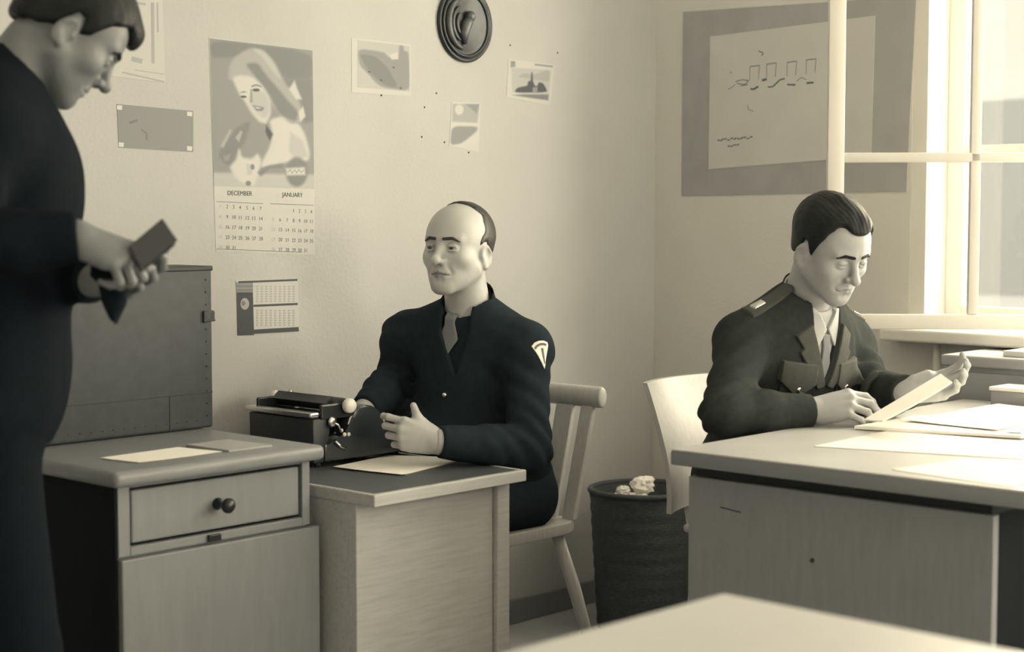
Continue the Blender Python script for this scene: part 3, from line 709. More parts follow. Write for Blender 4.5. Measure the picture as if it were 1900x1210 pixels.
for k, (x, z) in enumerate(((2.652, .074), (2.662, .063), (2.676, .062))):
    b = bmesh.new(); lathe(b, [(0, 0), (.0052, 0), (.0052, .003), (.003, .006), (0, .0065)], (x, Y0 + .0005, zt + z), (0, -1, 0), 14); obj('screw', b, M['ivory'], tw)
b = bmesh.new(); lathe(b, [(0, 0), (.012, 0), (.014, .004), (.006, .007), (0, .007)], (2.622, Y0 - .0005, zt + .098), (0, -1, 0), 18); tube(b, [(2.622, Y0 - .004, zt + .098), (2.64, Y0 - .006, zt + .088), (2.648, Y0 - .005, zt + .07)], .003, 8); obj('carriage_release', b, M['chrome'], tw)
b = bmesh.new(); tube(b, [(2.63, Y0 - .003, zt + .05), (2.645, Y0 - .006, zt + .035), (2.664, Y0 - .004, zt + .028)], .004, 8); obj('trim_lever', b, M['chrome'], tw)
kb = None
for r_ in range(4):
    for c_ in range(10):
        x = 2.815 + r_ * .0185; z = zt + .052 - r_ * .011; y = Y0 + .045 + c_ * .0182 + (r_ % 2) * .006
        if kb is None:
            b = bmesh.new(); lathe(b, [(0, 0), (.0065, 0), (.007, .002), (.006, .004), (0, .0035)], (x, y, z), (0, 0, 1), 12); tube(b, [(x, y, z), (x - .004, y, zt + .02)], .0015, 6)
            kb = obj('key', b, M['black'], tw); k0 = (x, y, z)
        else:
            o = kb.copy(); COL.objects.link(o); o.parent = tw; o.location = (x - k0[0], y - k0[1], z - k0[2])
b = bmesh.new(); box(b, (2.875, Y0 + .07, zt + .013), (2.888, Y1 - .07, zt + .02), .002); obj('space_bar', b, M['black'], tw)
for x in (2.60, 2.86):
    for y in (Y0 + .03, Y1 - .03):
        b = bmesh.new(); lathe(b, [(0, 0), (.011, 0), (.009, .012), (0, .012)], (x, y, ZD), (0, 0, 1), 14); obj('rubber_foot', b, M['rubber'], tw)

paper('paper_sheet', [(628, 868), (722, 846), (862, 853), (752, 881)], ZD + .0002, M['paper2'], 'lower cream sheet under the white paper on the typing desk', 'paper', wave=.0, group=None)
paper('paper_sheet', [(619, 869), (720, 845), (867, 850), (745, 882)], ZD + .0014, M['paper'], 'curling white paper sheet on the typing desk beside the seated man’s hand'.replace('’', "'"), 'paper', wave=.004, n=10, seed=1.2)
tw.location.x += .07; tw.location.y += .08

# ------------------------------------------------------------------ chair of the seated man
SZ = .45
ch = thing('wooden_chair', 'pale wooden chair with thick top rail, under the seated man in the dark jacket', 'chair', (3.22, 3.03, 0))
b = bmesh.new(); pts = [(3.03, 2.86), (3.34, 2.865), (3.385, 2.885), (3.40, 2.93), (3.40, 3.14), (3.385, 3.185), (3.34, 3.2), (3.03, 3.205), (3.0, 3.17), (2.995, 2.90)]
prism(b, [V(x, y, SZ - .034) for x, y in pts], V(0, 0, .034)); bmesh.ops.bevel(b, geom=[e for e in b.edges], offset=.006, segments=3, affect='EDGES', profile=.5); auto(obj('seat', b, M['chairwood'], ch))
rx = 3.452
b = bmesh.new(); a0 = V(rx, 2.842, .775); a1 = V(rx, 3.23, .775)
ring = [(math.cos(t) * .019, math.sin(t) * .029) for t in np.linspace(0, 2 * math.pi, 20)[:-1]]
prism(b, [a0 + V(x, 0, z) for x, z in ring], a1 - a0); bmesh.ops.bevel(b, geom=[e for e in b.edges if abs(e.verts[0].co.y - e.verts[1].co.y) < 1e-4], offset=.006, segments=2, affect='EDGES', profile=.5); auto(obj('top_rail', b, M['chairwood'], ch), 50)
for ya, yb, w in ((2.875, 2.905, .021), (2.965, 2.975, .03), (3.065, 3.075, .03), (3.165, 3.195, .021)):
    b = bmesh.new(); lo = V(3.375, (ya + yb) / 2 if w > .025 else ya + .02 * (1 if ya < 3 else -1), SZ - .002); hi = V(rx - .002, (ya + yb) / 2, .75); t = .009
    hexa(b, [lo + V(-t, -w, 0), lo + V(t, -w, 0), lo + V(t, w, 0), lo + V(-t, w, 0)], [hi + V(-t, -w, 0), hi + V(t, -w, 0), hi + V(t, w, 0), hi + V(-t, w, 0)], .003); obj('slat', b, M['chairwood'], ch)
for (x, y), (x2, y2) in (((3.345, 2.915), (3.47, 2.865)), ((3.345, 3.14), (3.47, 3.24)), ((3.06, 2.92), (3.0, 2.86)), ((3.06, 3.14), (3.0, 3.22))):
    b = bmesh.new(); tube(b, [(x, y, SZ - .032), (x * .6 + x2 * .4, y * .6 + y2 * .4, SZ * .58), (x2, y2, 0)], [.0165, .0185, .012], 14); obj('leg', b, M['chairwood'], ch)

# ------------------------------------------------------------------ big desk at the right
ZB = .77
bd = thing('office_desk', 'large grey wooden desk with pale top, in front of the reading officer', 'desk', (3.45, 1.74, 0))
bx0, bx1, by0, by1 = 2.822, 4.118, 1.32, 2.138
b = bmesh.new(); box(b, (bx0, by0, ZB - .034), (bx1, by1, ZB - .0045), .003); dtop = auto(obj('top', b, M['deskedge'], bd))
b = bmesh.new(); box(b, (bx0 + .001, by0 + .001, ZB - .0043), (bx1 - .001, by1 - .001, ZB), .0015); obj('surface', b, M['desktop'], dtop, label='pale smooth writing surface')
ex = 2.868
ey1, ey0 = on_x(1277, 1000, ex)[1], on_x(1843, 1000, ex)[1]
b = bmesh.new(); box(b, (ex, ey0, .02), (ex + .022, ey1, ZB - .062), .002); obj('end_panel', b, M['deskgrey'], bd)
b = bmesh.new(); box(b, (ex + .014, ey0 + .01, ZB - .063), (bx1 - .06, ey1 - .01, ZB - .034), 0); obj('apron', b, M['gap'], bd, label='recessed strip under the desk top, coloured dark as shadow')  # shadow below the overhanging top put into the strip's colour
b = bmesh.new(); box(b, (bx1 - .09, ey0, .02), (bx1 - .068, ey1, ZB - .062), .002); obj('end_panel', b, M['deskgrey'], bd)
b = bmesh.new(); box(b, (ex + .0225, ey0 + .03, .06), (bx1 - .0905, ey0 + .045, ZB - .064), .001); obj('kneehole_shade', b, M['shadewood'], bd, label='dark panel standing in for kneehole shade')  # added dark sheet in place of deep shade in the kneehole
p = on_x(1507, 1040, ex); b = bmesh.new(); lathe(b, [(0, 0), (.005, 0), (.004, .003), (0, .004)], p, (-1, 0, 0), 12); obj('screw', b, M['black'], bd, label='small dark screw in the end panel')
b = bmesh.new(); pa, pb = on_x(1337, 941, ex - .0005), on_x(1374, 951, ex - .0005); tube(b, [pa, pb], .0011, 6); obj('groove', b, M['gap'], bd, label='short dark scratch near the top of the panel')
for x in (ex + .002, bx1 - .088):
    for y in (ey0 + .02, ey1 - .05):
        b = bmesh.new(); box(b, (x, y, 0), (x + .018, y + .03, .02), .001); obj('foot', b, M['gap'], bd)
# papers on it
paper('paper_sheet', [(1510, 829), (1650, 800), (1960, 826), (1895, 853)], ZB + .0003, M['paper2'], 'wide pale sheet lying lowest across the middle of the large desk', 'paper', th=.0016, wave=.0)
paper('paper_sheet', [(1655, 872), (1800, 851), (2010, 880), (1880, 905)], ZB + .0003, M['paper2'], 'pale sheet at the front right of the large desk', 'paper', th=.001, wave=.0)
b = bmesh.new(); sheet(b, [on_z(x, y, ZB + .0025) for x, y in ((1585, 796), (1700, 776), (1990, 797), (1895, 814))], .007); fo = obj('document_stack', b, M['paper'], label='flat stack of white documents beneath the reading officer’s hands'.replace('’', "'"), cat='documents')
paper('paper_sheet', [(1680, 782), (1852, 750), (1990, 764), (1850, 800)], ZB + .011, M['paper'], 'white sheet on top of the document stack by the small box', 'paper', wave=.004, n=8, seed=.6)
b = bmesh.new(); q = on_z(1868, 803, ZB + .0102); tube(b, [q, q + V(.01, -.028, 0), q + V(.016, -.026, 0), q + V(.008, -.004, 0)], .0013, 6); obj('paper_clip', b, M['black'], label='dark clip lying on the white documents', cat='clip')
bx = thing('letter_box', 'small flat grey box with white lid on the large desk, at the right edge', 'box', (4.05, 1.9, ZB))
b = bmesh.new(); box(b, (4.005, 1.72, ZB + .0003), (4.105, 2.0, ZB + .042), .002); obj('body', b, M['boxgrey'], bx)
b = bmesh.new(); box(b, (4.001, 1.716, ZB + .0425), (4.109, 2.004, ZB + .052), .002); obj('lid', b, M['paper'], bx)
# low cabinet under the window
lc = thing('low_cabinet', 'grey low cabinet under the window, beyond the large desk', 'cabinet', (4.3, 1.9, 0))
cx0, cx1, cy0, cy1, cz = 4.15, 4.455, 1.35, 2.205, .885
b = bmesh.new(); box(b, (cx0 - .012, cy0 - .01, cz - .03), (XR - .02, cy1 + .012, cz), .006, 3); obj('top', b, M['boxgrey'], lc)
b = bmesh.new(); box(b, (cx0 + .005, cy0, .04), (cx1, cy1, cz - .03), .002); box(b, (cx0 + .02, cy0 + .02, 0), (cx1 - .02, cy1 - .02, .04), 0); obj('body', b, M['boxgrey'], lc)
for a_, c_ in ((cy0 + .02, (cy0 + cy1) / 2 - .025), ((cy0 + cy1) / 2 - .015, cy1 - .045)):
    b = bmesh.new(); box(b, (cx0 - .004, a_, .08), (cx0 + .004, c_, cz - .045), .002); d_ = obj('door', b, M['boxgrey'], lc)
    b = bmesh.new(); lathe(b, [(0, 0), (.01, 0), (.01, .012), (0, .014)], (cx0 - .0045, a_ + .03, cz - .08), (-1, 0, 0), 14); obj('knob', b, M['black'], d_)
b = bmesh.new(); box(b, (4.19, 1.80, cz + .0003), (4.35, 2.06, cz + .016), .002); bo = obj('book', b, M['paper2'], label='pale book lying on the low cabinet under the window', cat='book')
b = bmesh.new(); sheet(b, [V(4.16, 1.84, cz + .0005), V(4.18, 1.70, cz + .0005), V(4.185, 1.72, cz + .002), V(4.17, 1.86, cz + .002)], .001)
b.free()
b = bmesh.new(); box(b, (4.22, 1.84, cz + .0165), (4.29, 1.95, cz + .034), .003); obj('ink_pad', b, M['paper3'], label='small dark pad resting on the pale book', cat='pad')

# officer's chair : bent plywood back
oc = thing('plywood_chair', 'chair with a pale curved plywood back, behind the reading officer', 'chair', (3.56, 2.45, 0))
b = bmesh.new(); xa, xb = 3.393, 3.80; N = 14; zs = np.linspace(.50, .832, 9)
def back_pt(s, z, off):
    u = (s - .5) * 2; x = xa + (xb - xa) * s; lean = .10 * (z - .5) / .33 + .035 * ((z - .66) / .17) ** 2 * (1 if z < .66 else .3)
    return V(x, 2.585 + lean - .05 * u * u + off, z)
grid = [[[b.verts.new(Vector(back_pt(i / N, z, o))) for i in range(N + 1)] for z in zs] for o in (0, .016)]
for k in range(len(zs) - 1):
    for i in range(N):
        b.faces.new((grid[0][k][i], grid[0][k][i + 1], grid[0][k + 1][i + 1], grid[0][k + 1][i])); b.faces.new((grid[1][k][i], grid[1][k + 1][i], grid[1][k + 1][i + 1], grid[1][k][i + 1]))
for k in range(len(zs) - 1):
    for i in (0, N): b.faces.new((grid[0][k][i], grid[0][k + 1][i], grid[1][k + 1][i], grid[1][k][i]))
for i in range(N):
    for k in (0, len(zs) - 1): b.faces.new((grid[0][k][i], grid[0][k][i + 1], grid[1][k][i + 1], grid[1][k][i]))
auto(obj('backrest', b, M['chairwood'], oc))
b = bmesh.new(); box(b, (3.51, 2.24, .43), (3.80, 2.62, .452), .01, 3); obj('seat', b, M['chairwood'], oc)
for x, y, dx, dy in ((3.54, 2.27, .0, -.03), (3.76, 2.27, .01, -.03), (3.54, 2.585, .0, .02), (3.76, 2.585, .01, .03)):
    b = bmesh.new(); tube(b, [(x, y, .43), (x + dx, y + dy, 0)], [.016, .012], 12); obj('leg', b, M['chairwood'], oc)
for x in (3.53, 3.70):
    b = bmesh.new(); hexa(b, [V(x, 2.60, .44), V(x + .03, 2.60, .44), V(x + .03, 2.618, .44), V(x, 2.618, .44)], [V(x, 2.630, .60), V(x + .03, 2.630, .60), V(x + .03, 2.648, .60), V(x, 2.648, .60)]); obj('back_post', b, M['chairwood'], oc)

# waste basket
wc = V(4.005, 3.14, 0)
wb = thing('wastebasket', 'dark round wastebasket full of crumpled paper in the corner', 'wastebasket', wc)
b = bmesh.new(); n = 72; hh = .425
lathe(b, [(0, .0), (.135, 0), (.137, .01)] + [(.137 + .025 * t + .0015 * math.sin(t * 60), .01 + t * (hh - .01)) for t in np.linspace(0, 1, 36)] + [(.155, hh), (.150, hh - .01), (.13, .02), (0, .02)], wc, (0, 0, 1), n); obj('body', b, M['basket'], wb)
b = bmesh.new()
ang = np.linspace(0, 2 * math.pi, 49); tube(b, [wc + V(.160 * math.cos(a), .160 * math.sin(a), hh) for a in ang], .009, 8, cap=False); obj('rim', b, M['basket'], wb)
def crumple(c, r, seed, m, label):
    b = bmesh.new(); q = bmesh.ops.create_icosphere(b, subdivisions=3, radius=1)
    for v in q['verts']:
        p = v.co.copy(); k = .72 + .55 * abs(mnoise.noise(p * 1.9 + Vector((seed, 0, 0)))) + .25 * abs(mnoise.noise(p * 4.3 + Vector((0, seed, 0))))
        v.co = Vector(c) + Vector((p.x * r * k, p.y * r * k, p.z * r * k * .75))
    obj('crumpled_paper', b, m, label=label, cat='paper', group='crumpled papers in the wastebasket')
rnd = random.Random(3)
lab = 'crumpled white paper ball in the dark wastebasket'
for i, (dx, dy, dz, r) in enumerate(((-.07, .0, .345, .052), (-.01, -.07, .335, .05), (.05, .05, .34, .055), (-.05, .075, .345, .05), (.07, -.03, .335, .05), (.0, .0, .405, .05), (-.075, -.06, .33, .04), (.03, .1, .37, .03))):
    crumple(wc + V(dx, dy, dz + .035), r * .80, i * 3.7, M['paper'], lab)

# foreground table
ft = thing('table', 'pale table nearest the camera, its corner cut off by the bottom edge', 'table', (1.826, 1.293, 0))
ZF = .76; fx0, fx1, fy0, fy1 = .55, 1.826, .30, 1.293
b = bmesh.new(); box(b, (fx0, fy0, ZF - .03), (fx1, fy1, ZF), .004, 3); obj('top', b, M['table'], ft)
b = bmesh.new(); box(b, (fx0 + .06, fy0 + .06, ZF - .12), (fx1 - .06, fy1 - .06, ZF - .03), .002); obj('apron', b, M['wood'], ft)
for x in (fx0 + .04, fx1 - .09):
    for y in (fy0 + .04, fy1 - .09):
        b = bmesh.new(); hexa(b, [V(x + .01, y + .01, 0), V(x + .04, y + .01, 0), V(x + .04, y + .04, 0), V(x + .01, y + .04, 0)], [V(x, y, ZF - .03), V(x + .05, y, ZF - .03), V(x + .05, y + .05, ZF - .03), V(x, y + .05, ZF - .03)], .003); obj('leg', b, M['wood'], ft)

ft.rotation_euler.z = R(-1.4)

# ------------------------------------------------------------------ things on the walls
WY = YB - .0004
def wq(pts, d=.0009, layer=0, conv=lambda x, y: (x, y)):
    return [on_y(*conv(x, y), WY - d * 0 - .0004 * layer) for x, y in pts]
def wall_art(parent, name, polys, conv, base=.0012, onw=None, step=.0003, nv=V(0, -1, 0)):
    b = bmesh.new(); ms = []
    onw = onw or (lambda x, y, o: on_y(x, y, YB - o))
    for i, (mk, pts) in enumerate(polys):
        if M[mk] not in ms: ms.append(M[mk])
        prism(b, [onw(*conv(x, y), base) for x, y in pts], nv * (step * (i + 1)), ms.index(M[mk]))
    return obj(name, b, ms, parent)
def ell(cx_, cy_, rx_, ry_, n=24): return [(cx_ + rx_ * math.cos(t), cy_ + ry_ * math.sin(t)) for t in np.linspace(0, 2 * math.pi, n + 1)[:-1]]
def band(pts, w):
    """a stroke along pts as polygons (one per segment)"""
    out = []
    for (x0_, y0_), (x1_, y1_) in zip(pts, pts[1:]):
        l = math.hypot(x1_ - x0_, y1_ - y0_) or 1; nx, ny = -(y1_ - y0_) / l * w / 2, (x1_ - x0_) / l * w / 2
        out.append([(x0_ + nx, y0_ + ny), (x1_ + nx, y1_ + ny), (x1_ - nx, y1_ - ny), (x0_ - nx, y0_ - ny)])
    return out
TONE = {'print_dark': .07, 'print_mid': .17, 'print_mid2': .22, 'print_light': .31, 'print_pale': .38, 'print_white': .47}
def chaikin(p, n=2):
    for _ in range(n): p = np.concatenate([np.stack([.82 * p + .18 * np.roll(p, -1, 0), .18 * p + .82 * np.roll(p, -1, 0)], 1)]).reshape(-1, 2)
    return p
def picture(parent, quad, polys, conv, blur=2.0, base=.0012, nx_=110, ny_=110, back='print_pale', name='picture', grain=.0):
    """a printed halftone picture: the painted shapes, softened, as tones on a fine grid lying on the page"""
    Q = np.array([conv(*p) for p in quad], float)      # tl tr br bl
    s_, t_ = np.meshgrid(np.linspace(0, 1, nx_), np.linspace(0, 1, ny_)); s_ = s_[..., None]; t_ = t_[..., None]
    P_ = (1 - s_) * (1 - t_) * Q[0] + s_ * (1 - t_) * Q[1] + s_ * t_ * Q[2] + (1 - s_) * t_ * Q[3]
    X_, Y_ = P_[..., 0].ravel(), P_[..., 1].ravel(); val = np.full(X_.shape, TONE[back])
    for mk, pts in polys:
        c = np.array([conv(*p) for p in pts], float); c = chaikin(c) if len(c) > 5 else c; d = poly2(X_.astype(np.float32), Y_.astype(np.float32), c); ar_ = abs(np.sum(c[:, 0] * np.roll(c[:, 1], -1) - c[:, 1] * np.roll(c[:, 0], -1))) / 2; bl_ = min(blur, max(.8, .16 * math.sqrt(ar_))); w = np.clip(.5 - d / (2 * bl_), 0, 1); w = w * w * (3 - 2 * w)
        val = val * (1 - w) + TONE[mk] * w
    b = bmesh.new(); lay = b.loops.layers.float_color.new('print_tone')
    vs = [b.verts.new(Vector(on_y(x, y, YB - base))) for x, y in zip(X_, Y_)]
    for j in range(ny_ - 1):
        for i in range(nx_ - 1):
            k = (j * nx_ + i, j * nx_ + i + 1, (j + 1) * nx_ + i + 1, (j + 1) * nx_ + i); f = b.faces.new([vs[a] for a in k])
            for lp, a in zip(f.loops, k): lp[lay] = (*g(float(val[a])), 1)
    me = bpy.data.meshes.new(name); b.to_mesh(me); b.free(); return link(name, me, M['picture'], parent)
idc = lambda x, y: (x, y)
def wall_sheet(parent, name, px, m, th=.0014, conv=idc, onw=None, off=-.0004, nv=V(0, -1, 0), **k):
    onw = onw or (lambda x, y, o: on_y(x, y, YB - o))
    b = bmesh.new(); prism(b, [onw(*conv(x, y), off) for x, y in px], nv * th); return obj(name, b, m, parent, **k)
def wthing(name, label, cat, px, **k):
    p = on_y(px[0], px[1], YB - .0002); return thing(name, label, cat, p, **k)

cal = wthing('wall_calendar', 'large wall calendar with a picture of a fair haired woman above two months', 'calendar', (490, 268))
wall_sheet(cal, 'page', [(387, 69), (580, 95), (584, 473), (400, 466)], M['sheet'])
c2 = lambda x, y: (380 + .2644 * x, 60 + .2644 * y)
P = [('print_mid2', [(34, 42), (756, 128), (768, 1100), (64, 1080)]), ('print_pale', [(60, 985), (800, 1000), (800, 1200), (40, 1200)]),
     ('print_mid', [(36, 48), (754, 132), (760, 330), (640, 330), (560, 330), (440, 170), (300, 130), (180, 180), (40, 180)]),
     ('print_mid', [(560, 330), (762, 330), (768, 620), (700, 640), (640, 480)]),
     ('print_light', [(165, 330), (170, 250), (195, 190), (260, 140), (330, 107), (410, 125), (490, 205), (560, 360), (600, 410), (660, 470), (685, 560), (660, 640), (600, 625), (540, 600), (440, 470), (330, 330), (240, 340)]),
     ('print_pale', [(330, 112), (410, 128), (485, 215), (540, 340), (480, 280), (410, 180)]),
     ('print_white', [(590, 400), (630, 340), (650, 400), (680, 470), (640, 470)]), ('print_white', [(655, 560), (690, 520), (705, 590), (670, 630)]),
     ('print_mid', [(280, 220), (370, 210), (430, 300), (520, 400), (585, 480), (660, 560), (640, 630), (560, 600), (510, 560), (450, 430), (360, 320)]),
     ('print_white', [(190, 320), (250, 300), (330, 310), (400, 370), (455, 470), (465, 570), (430, 645), (385, 630), (330, 570), (285, 490), (240, 430)]),
     ('print_pale', [(300, 470), (350, 380), (440, 440), (460, 560), (420, 610), (350, 560)]),
     ('print_dark', ell(360, 405, 26, 11)), ('print_dark', ell(272, 452, 22, 9)), ('print_mid', [(325, 375), (360, 362), (400, 378), (400, 388), (360, 374), (328, 388)]), ('print_mid', [(240, 425), (270, 412), (300, 420), (270, 424)]), ('print_mid2', [(320, 400), (332, 400), (335, 490), (318, 495)]),
     ('print_mid', [(335, 512), (400, 522), (418, 530), (405, 552), (365, 552)]), ('print_white', [(350, 523), (398, 530), (372, 538)]),
     ('print_white', [(450, 615), (540, 590), (600, 640), (660, 640), (705, 720), (738, 850), (725, 905), (560, 910), (430, 955), (388, 940), (455, 800), (478, 710)]),
     ('print_pale', [(600, 700), (690, 760), (725, 870), (640, 900), (590, 830)]),
     ('print_mid2', [(310, 640), (430, 645), (475, 715), (440, 830), (390, 870), (270, 880), (285, 760)]),
     ('print_dark', [(430, 650), (478, 715), (455, 760), (425, 700)]),
     ('print_mid', [(85, 860), (180, 730), (225, 665), (320, 620), (310, 680), (285, 770), (235, 830), (200, 920), (150, 935)]),
     ('print_light', [(110, 800), (175, 680), (190, 690), (130, 810)]), ('print_light', [(215, 740), (250, 690), (265, 700), (240, 770)]), ('print_mid2', [(130, 870), (180, 850), (170, 900), (140, 905)]),
     ('print_white', [(175, 945), (225, 890), (240, 810), (260, 880), (330, 890), (370, 850), (400, 900), (375, 1000), (345, 1085), (250, 1050), (200, 1000)]),
     ('print_pale', [(290, 920), (340, 930), (330, 1000), (300, 1000)]), ('print_mid', ell(305, 1060, 20, 18)), ('print_mid', ell(335, 945, 14, 20)),
     ('print_mid', [(365, 980), (430, 935), (550, 920), (552, 955), (455, 955), (395, 1015)]),
     ('print_mid', ell(645, 980, 78, 105)), ('print_white', [(570, 955), (700, 948), (704, 1000), (575, 1003)])]
P += [('print_mid2', q) for q in band([(580, 985), (600, 962), (612, 990), (632, 965), (645, 988), (660, 962), (676, 985), (694, 965)], 6)]
picture(cal, P[0][1], P[1:], c2, blur=4.5, back='print_mid2', nx_=150, ny_=210)
def wtext(parent, name, s, px, size, m, align='CENTER', tilt=0.0, space=None):
    cu = bpy.data.curves.new(name, 'FONT'); cu.body = s; cu.size = size; cu.align_x = align; cu.align_y = 'CENTER'; cu.extrude = .0001
    cu.materials.append(m); o = bpy.data.objects.new(name, cu); COL.objects.link(o); o.parent = parent
    if space: cu.space_line = space
    o.rotation_euler = (math.pi / 2, -tilt, 0); dg = bpy.context.evaluated_depsgraph_get(); dg.update()
    me = bpy.data.meshes.new_from_object(o.evaluated_get(dg)); me.transform(o.rotation_euler.to_matrix().to_4x4()); bpy.data.objects.remove(o); bpy.data.curves.remove(cu)
    o = bpy.data.objects.new(name, me); COL.objects.link(o); o.parent = parent; o.location = tuple(on_y(px[0], px[1], YB - .0016) - LOC[parent.name]); return o
wtext(cal, 'month_name', 'DECEMBER', (445, 359), .0165, M['print_dark'], tilt=-.012); wtext(cal, 'month_name', 'JANUARY', (543, 362), .0165, M['print_dark'], tilt=-.012)
for xs, start, days in (([409, 422, 434, 446, 459, 471, 484], 0, 31), ([507, 520, 533, 545, 556, 567, 578], 3, 31)):
    for c_ in range(7):
        rows = [(r_ * 7 + c_ - start + 1) for r_ in range(5)]
        s = '\n'.join(str(d_) if 1 <= d_ <= days else ' ' for d_ in rows)
        o = wtext(cal, 'date_column', s, (xs[c_], 404 + (xs[c_] - 409) * .05 + 17), .0135, M['print_pale'] if c_ == 0 else M['print_mid'], space=1.95)
wall_art(cal, 'ruled_line', [('print_mid2', q) for q in band([(402, 374), (488, 378)], 1.2) + band([(502, 378), (582, 381)], 1.2) + band([(402, 462), (560, 468)], 1.2)], idc)

sm_ = wthing('wall_calendar', 'small wall calendar with a dark left band, below the large one', 'calendar', (497, 568))
c3 = lambda x, y: (430 + .1033 * x, 505 + .1033 * y)
wall_sheet(sm_, 'page', [(70, 160), (1185, 122), (1205, 1065), (100, 1140)], M['sheet'], conv=c3)
P = [('print_dark', [(85, 360), (380, 362), (402, 1130), (102, 1140)]), ('print_mid2', [(75, 185), (380, 190), (380, 362), (85, 362)])]
P += [('print_dark', q) for q in band([(118, 180), (380, 172), (1180, 140)], 36) + band([(390, 606), (1186, 572)], 40) + band([(395, 1072), (1205, 1025)], 80)] + [('print_mid', q) for q in band([(80, 250), (380, 255)], 24) + band([(82, 325), (380, 325)], 24)]
P += [('print_light', ell(235, 570, 78, 105)), ('print_mid', [(170, 540), (215, 510), (250, 560), (225, 600), (180, 600)])]
for r_ in (0, 1):
    for k in range(9):
        for j in range(7): P += [('print_light', [(440 + k * 82, 250 + r_ * 430 + j * 44), (474 + k * 82, 248 + r_ * 430 + j * 44), (474 + k * 82, 272 + r_ * 430 + j * 44), (440 + k * 82, 274 + r_ * 430 + j * 44)])]
wall_art(sm_, 'print', P, c3, step=.000005)

cz_ = lambda x, y: (640 + .248 * x, .248 * y)
p1 = wthing('pinned_photo', 'pinned photo with a dark sweeping curve, between calendar and round plaque', 'photo', (708, 126))
wall_sheet(p1, 'print_border', [(48, 283), (492, 332), (492, 722), (48, 692)], M['sheet'], conv=cz_)
picture(p1, [(92, 300), (484, 346), (484, 684), (92, 655)], [('print_pale', [(92, 300), (480, 345), (484, 400), (92, 362)]), ('print_mid2', [(92, 362), (290, 388), (330, 430), (370, 445), (400, 440), (405, 335), (440, 340), (440, 380), (475, 385), (486, 570), (480, 682), (280, 655), (230, 620), (180, 560), (108, 490)]), ('print_white', [(335, 410), (395, 390), (398, 440), (350, 445)])]
         + [('print_mid', [(100, 400), (230, 420), (330, 520), (400, 660), (300, 640), (180, 540)])] + [('print_mid', q) for q in band([(68, 285), (80, 660)], 12)] + [('print_dark', ell(x, y, 9, 7, 10)) for x, y in ((365, 505), (182, 537), (270, 600), (418, 660))], cz_, blur=2.6)
p2 = wthing('pinned_photo', 'pinned photo of a ship at sea, right of the round plaque', 'photo', (985, 147))
wall_sheet(p2, 'print_border', [(1222, 440), (1568, 485), (1535, 790), (1205, 725)], M['sheet'], conv=cz_)
picture(p2, [(1236, 455), (1560, 492), (1526, 772), (1222, 715)], [('print_pale', [(1245, 505), (1545, 525), (1525, 700), (1250, 690)]), ('print_mid2', [(1420, 465), (1562, 485), (1555, 505), (1420, 490)]), ('print_light', [(1290, 575), (1340, 545), (1420, 560), (1530, 515), (1532, 615), (1450, 600), (1380, 590)]), ('print_mid2', [(1240, 450), (1275, 450), (1275, 500), (1240, 505)]),
         ('print_dark', [(1265, 695), (1285, 658), (1340, 645), (1365, 640), (1370, 608), (1390, 605), (1394, 540), (1403, 540), (1408, 612), (1425, 645), (1440, 640), (1450, 615), (1480, 620), (1500, 650), (1518, 692)]), ('print_mid2', [(1405, 655), (1440, 650), (1440, 695), (1405, 695)]), ('print_mid', [(1250, 712), (1330, 705), (1525, 705), (1522, 752), (1400, 735)])], cz_, blur=2.0, back='print_white')
p3 = wthing('pinned_photo', 'narrow pale pinned photo below the round plaque', 'photo', (862, 231))
wall_sheet(p3, 'print_border', [(795, 762), (1012, 768), (1000, 1138), (778, 1092)], M['sheet'], conv=cz_)
picture(p3, [(804, 774), (1006, 776), (994, 1100), (786, 1092)], [('print_light', [(806, 776), (1010, 778), (992, 920), (800, 912)]), ('print_mid2', [(900, 778), (1010, 778), (985, 850)]), ('print_white', ell(855, 820, 32, 38)), ('print_mid2', [(797, 942), (996, 946), (985, 985), (930, 1030), (870, 1075), (786, 1088)])], cz_, blur=2.6, back='print_white')
for px in ((708, 177), (788, 199), (810, 173), (783, 254), (947, 84), (1035, 98), (825, 264), (870, 283)):
    p = on_y(*px, YB - .001); b = bmesh.new(); lathe(b, [(0, 0), (.003, 0), (.0022, .002), (0, .0026)], p + V(0, .0012, 0), (0, -1, 0), 10)
    obj('thumbtack', b, M['black'], label='tiny dark tack in the wall around the pinned photos', cat='tack', group='dark tacks around the pinned photos')
sg = wthing('pinned_card', 'blank grey card pinned by its corners behind the standing man', 'card', (288, 238))
wall_sheet(sg, 'card', [(216, 193), (358, 206), (358, 282), (220, 274)], M['print_mid2'])
for x, y in ((217, 195), (347, 207), (220, 264), (347, 271)): wall_art(sg, 'corner_tab', [('print_white', [(x, y), (x + 10, y + 1), (x + 9, y + 9), (x, y + 8)])], idc, step=.0002)
wall_art(sg, 'pencil_mark', [('print_mid', q) for q in band([(240, 228), (255, 224)], 5) + band([(262, 240), (272, 248), (272, 260)], 3)], idc, step=.00003)
dc = wthing('pinned_document', 'white printed document on the wall behind the standing man’s head'.replace('’', "'"), 'document', (240, 60))
wall_sheet(dc, 'sheet', [(130, -60), (300, -40), (306, 154), (140, 132)], M['sheet'])
wall_art(dc, 'print', [('print_light', q) for q in band([(226, 134), (305, 152)], 3) + band([(250, 130), (305, 138)], 1.5) + band([(283, 5), (284, 118)], 6) + band([(292, 5), (293, 60)], 3) + band([(244, 109), (264, 114)], 9) + band([(150, -10), (270, 8)], 4)], idc, step=.00003)

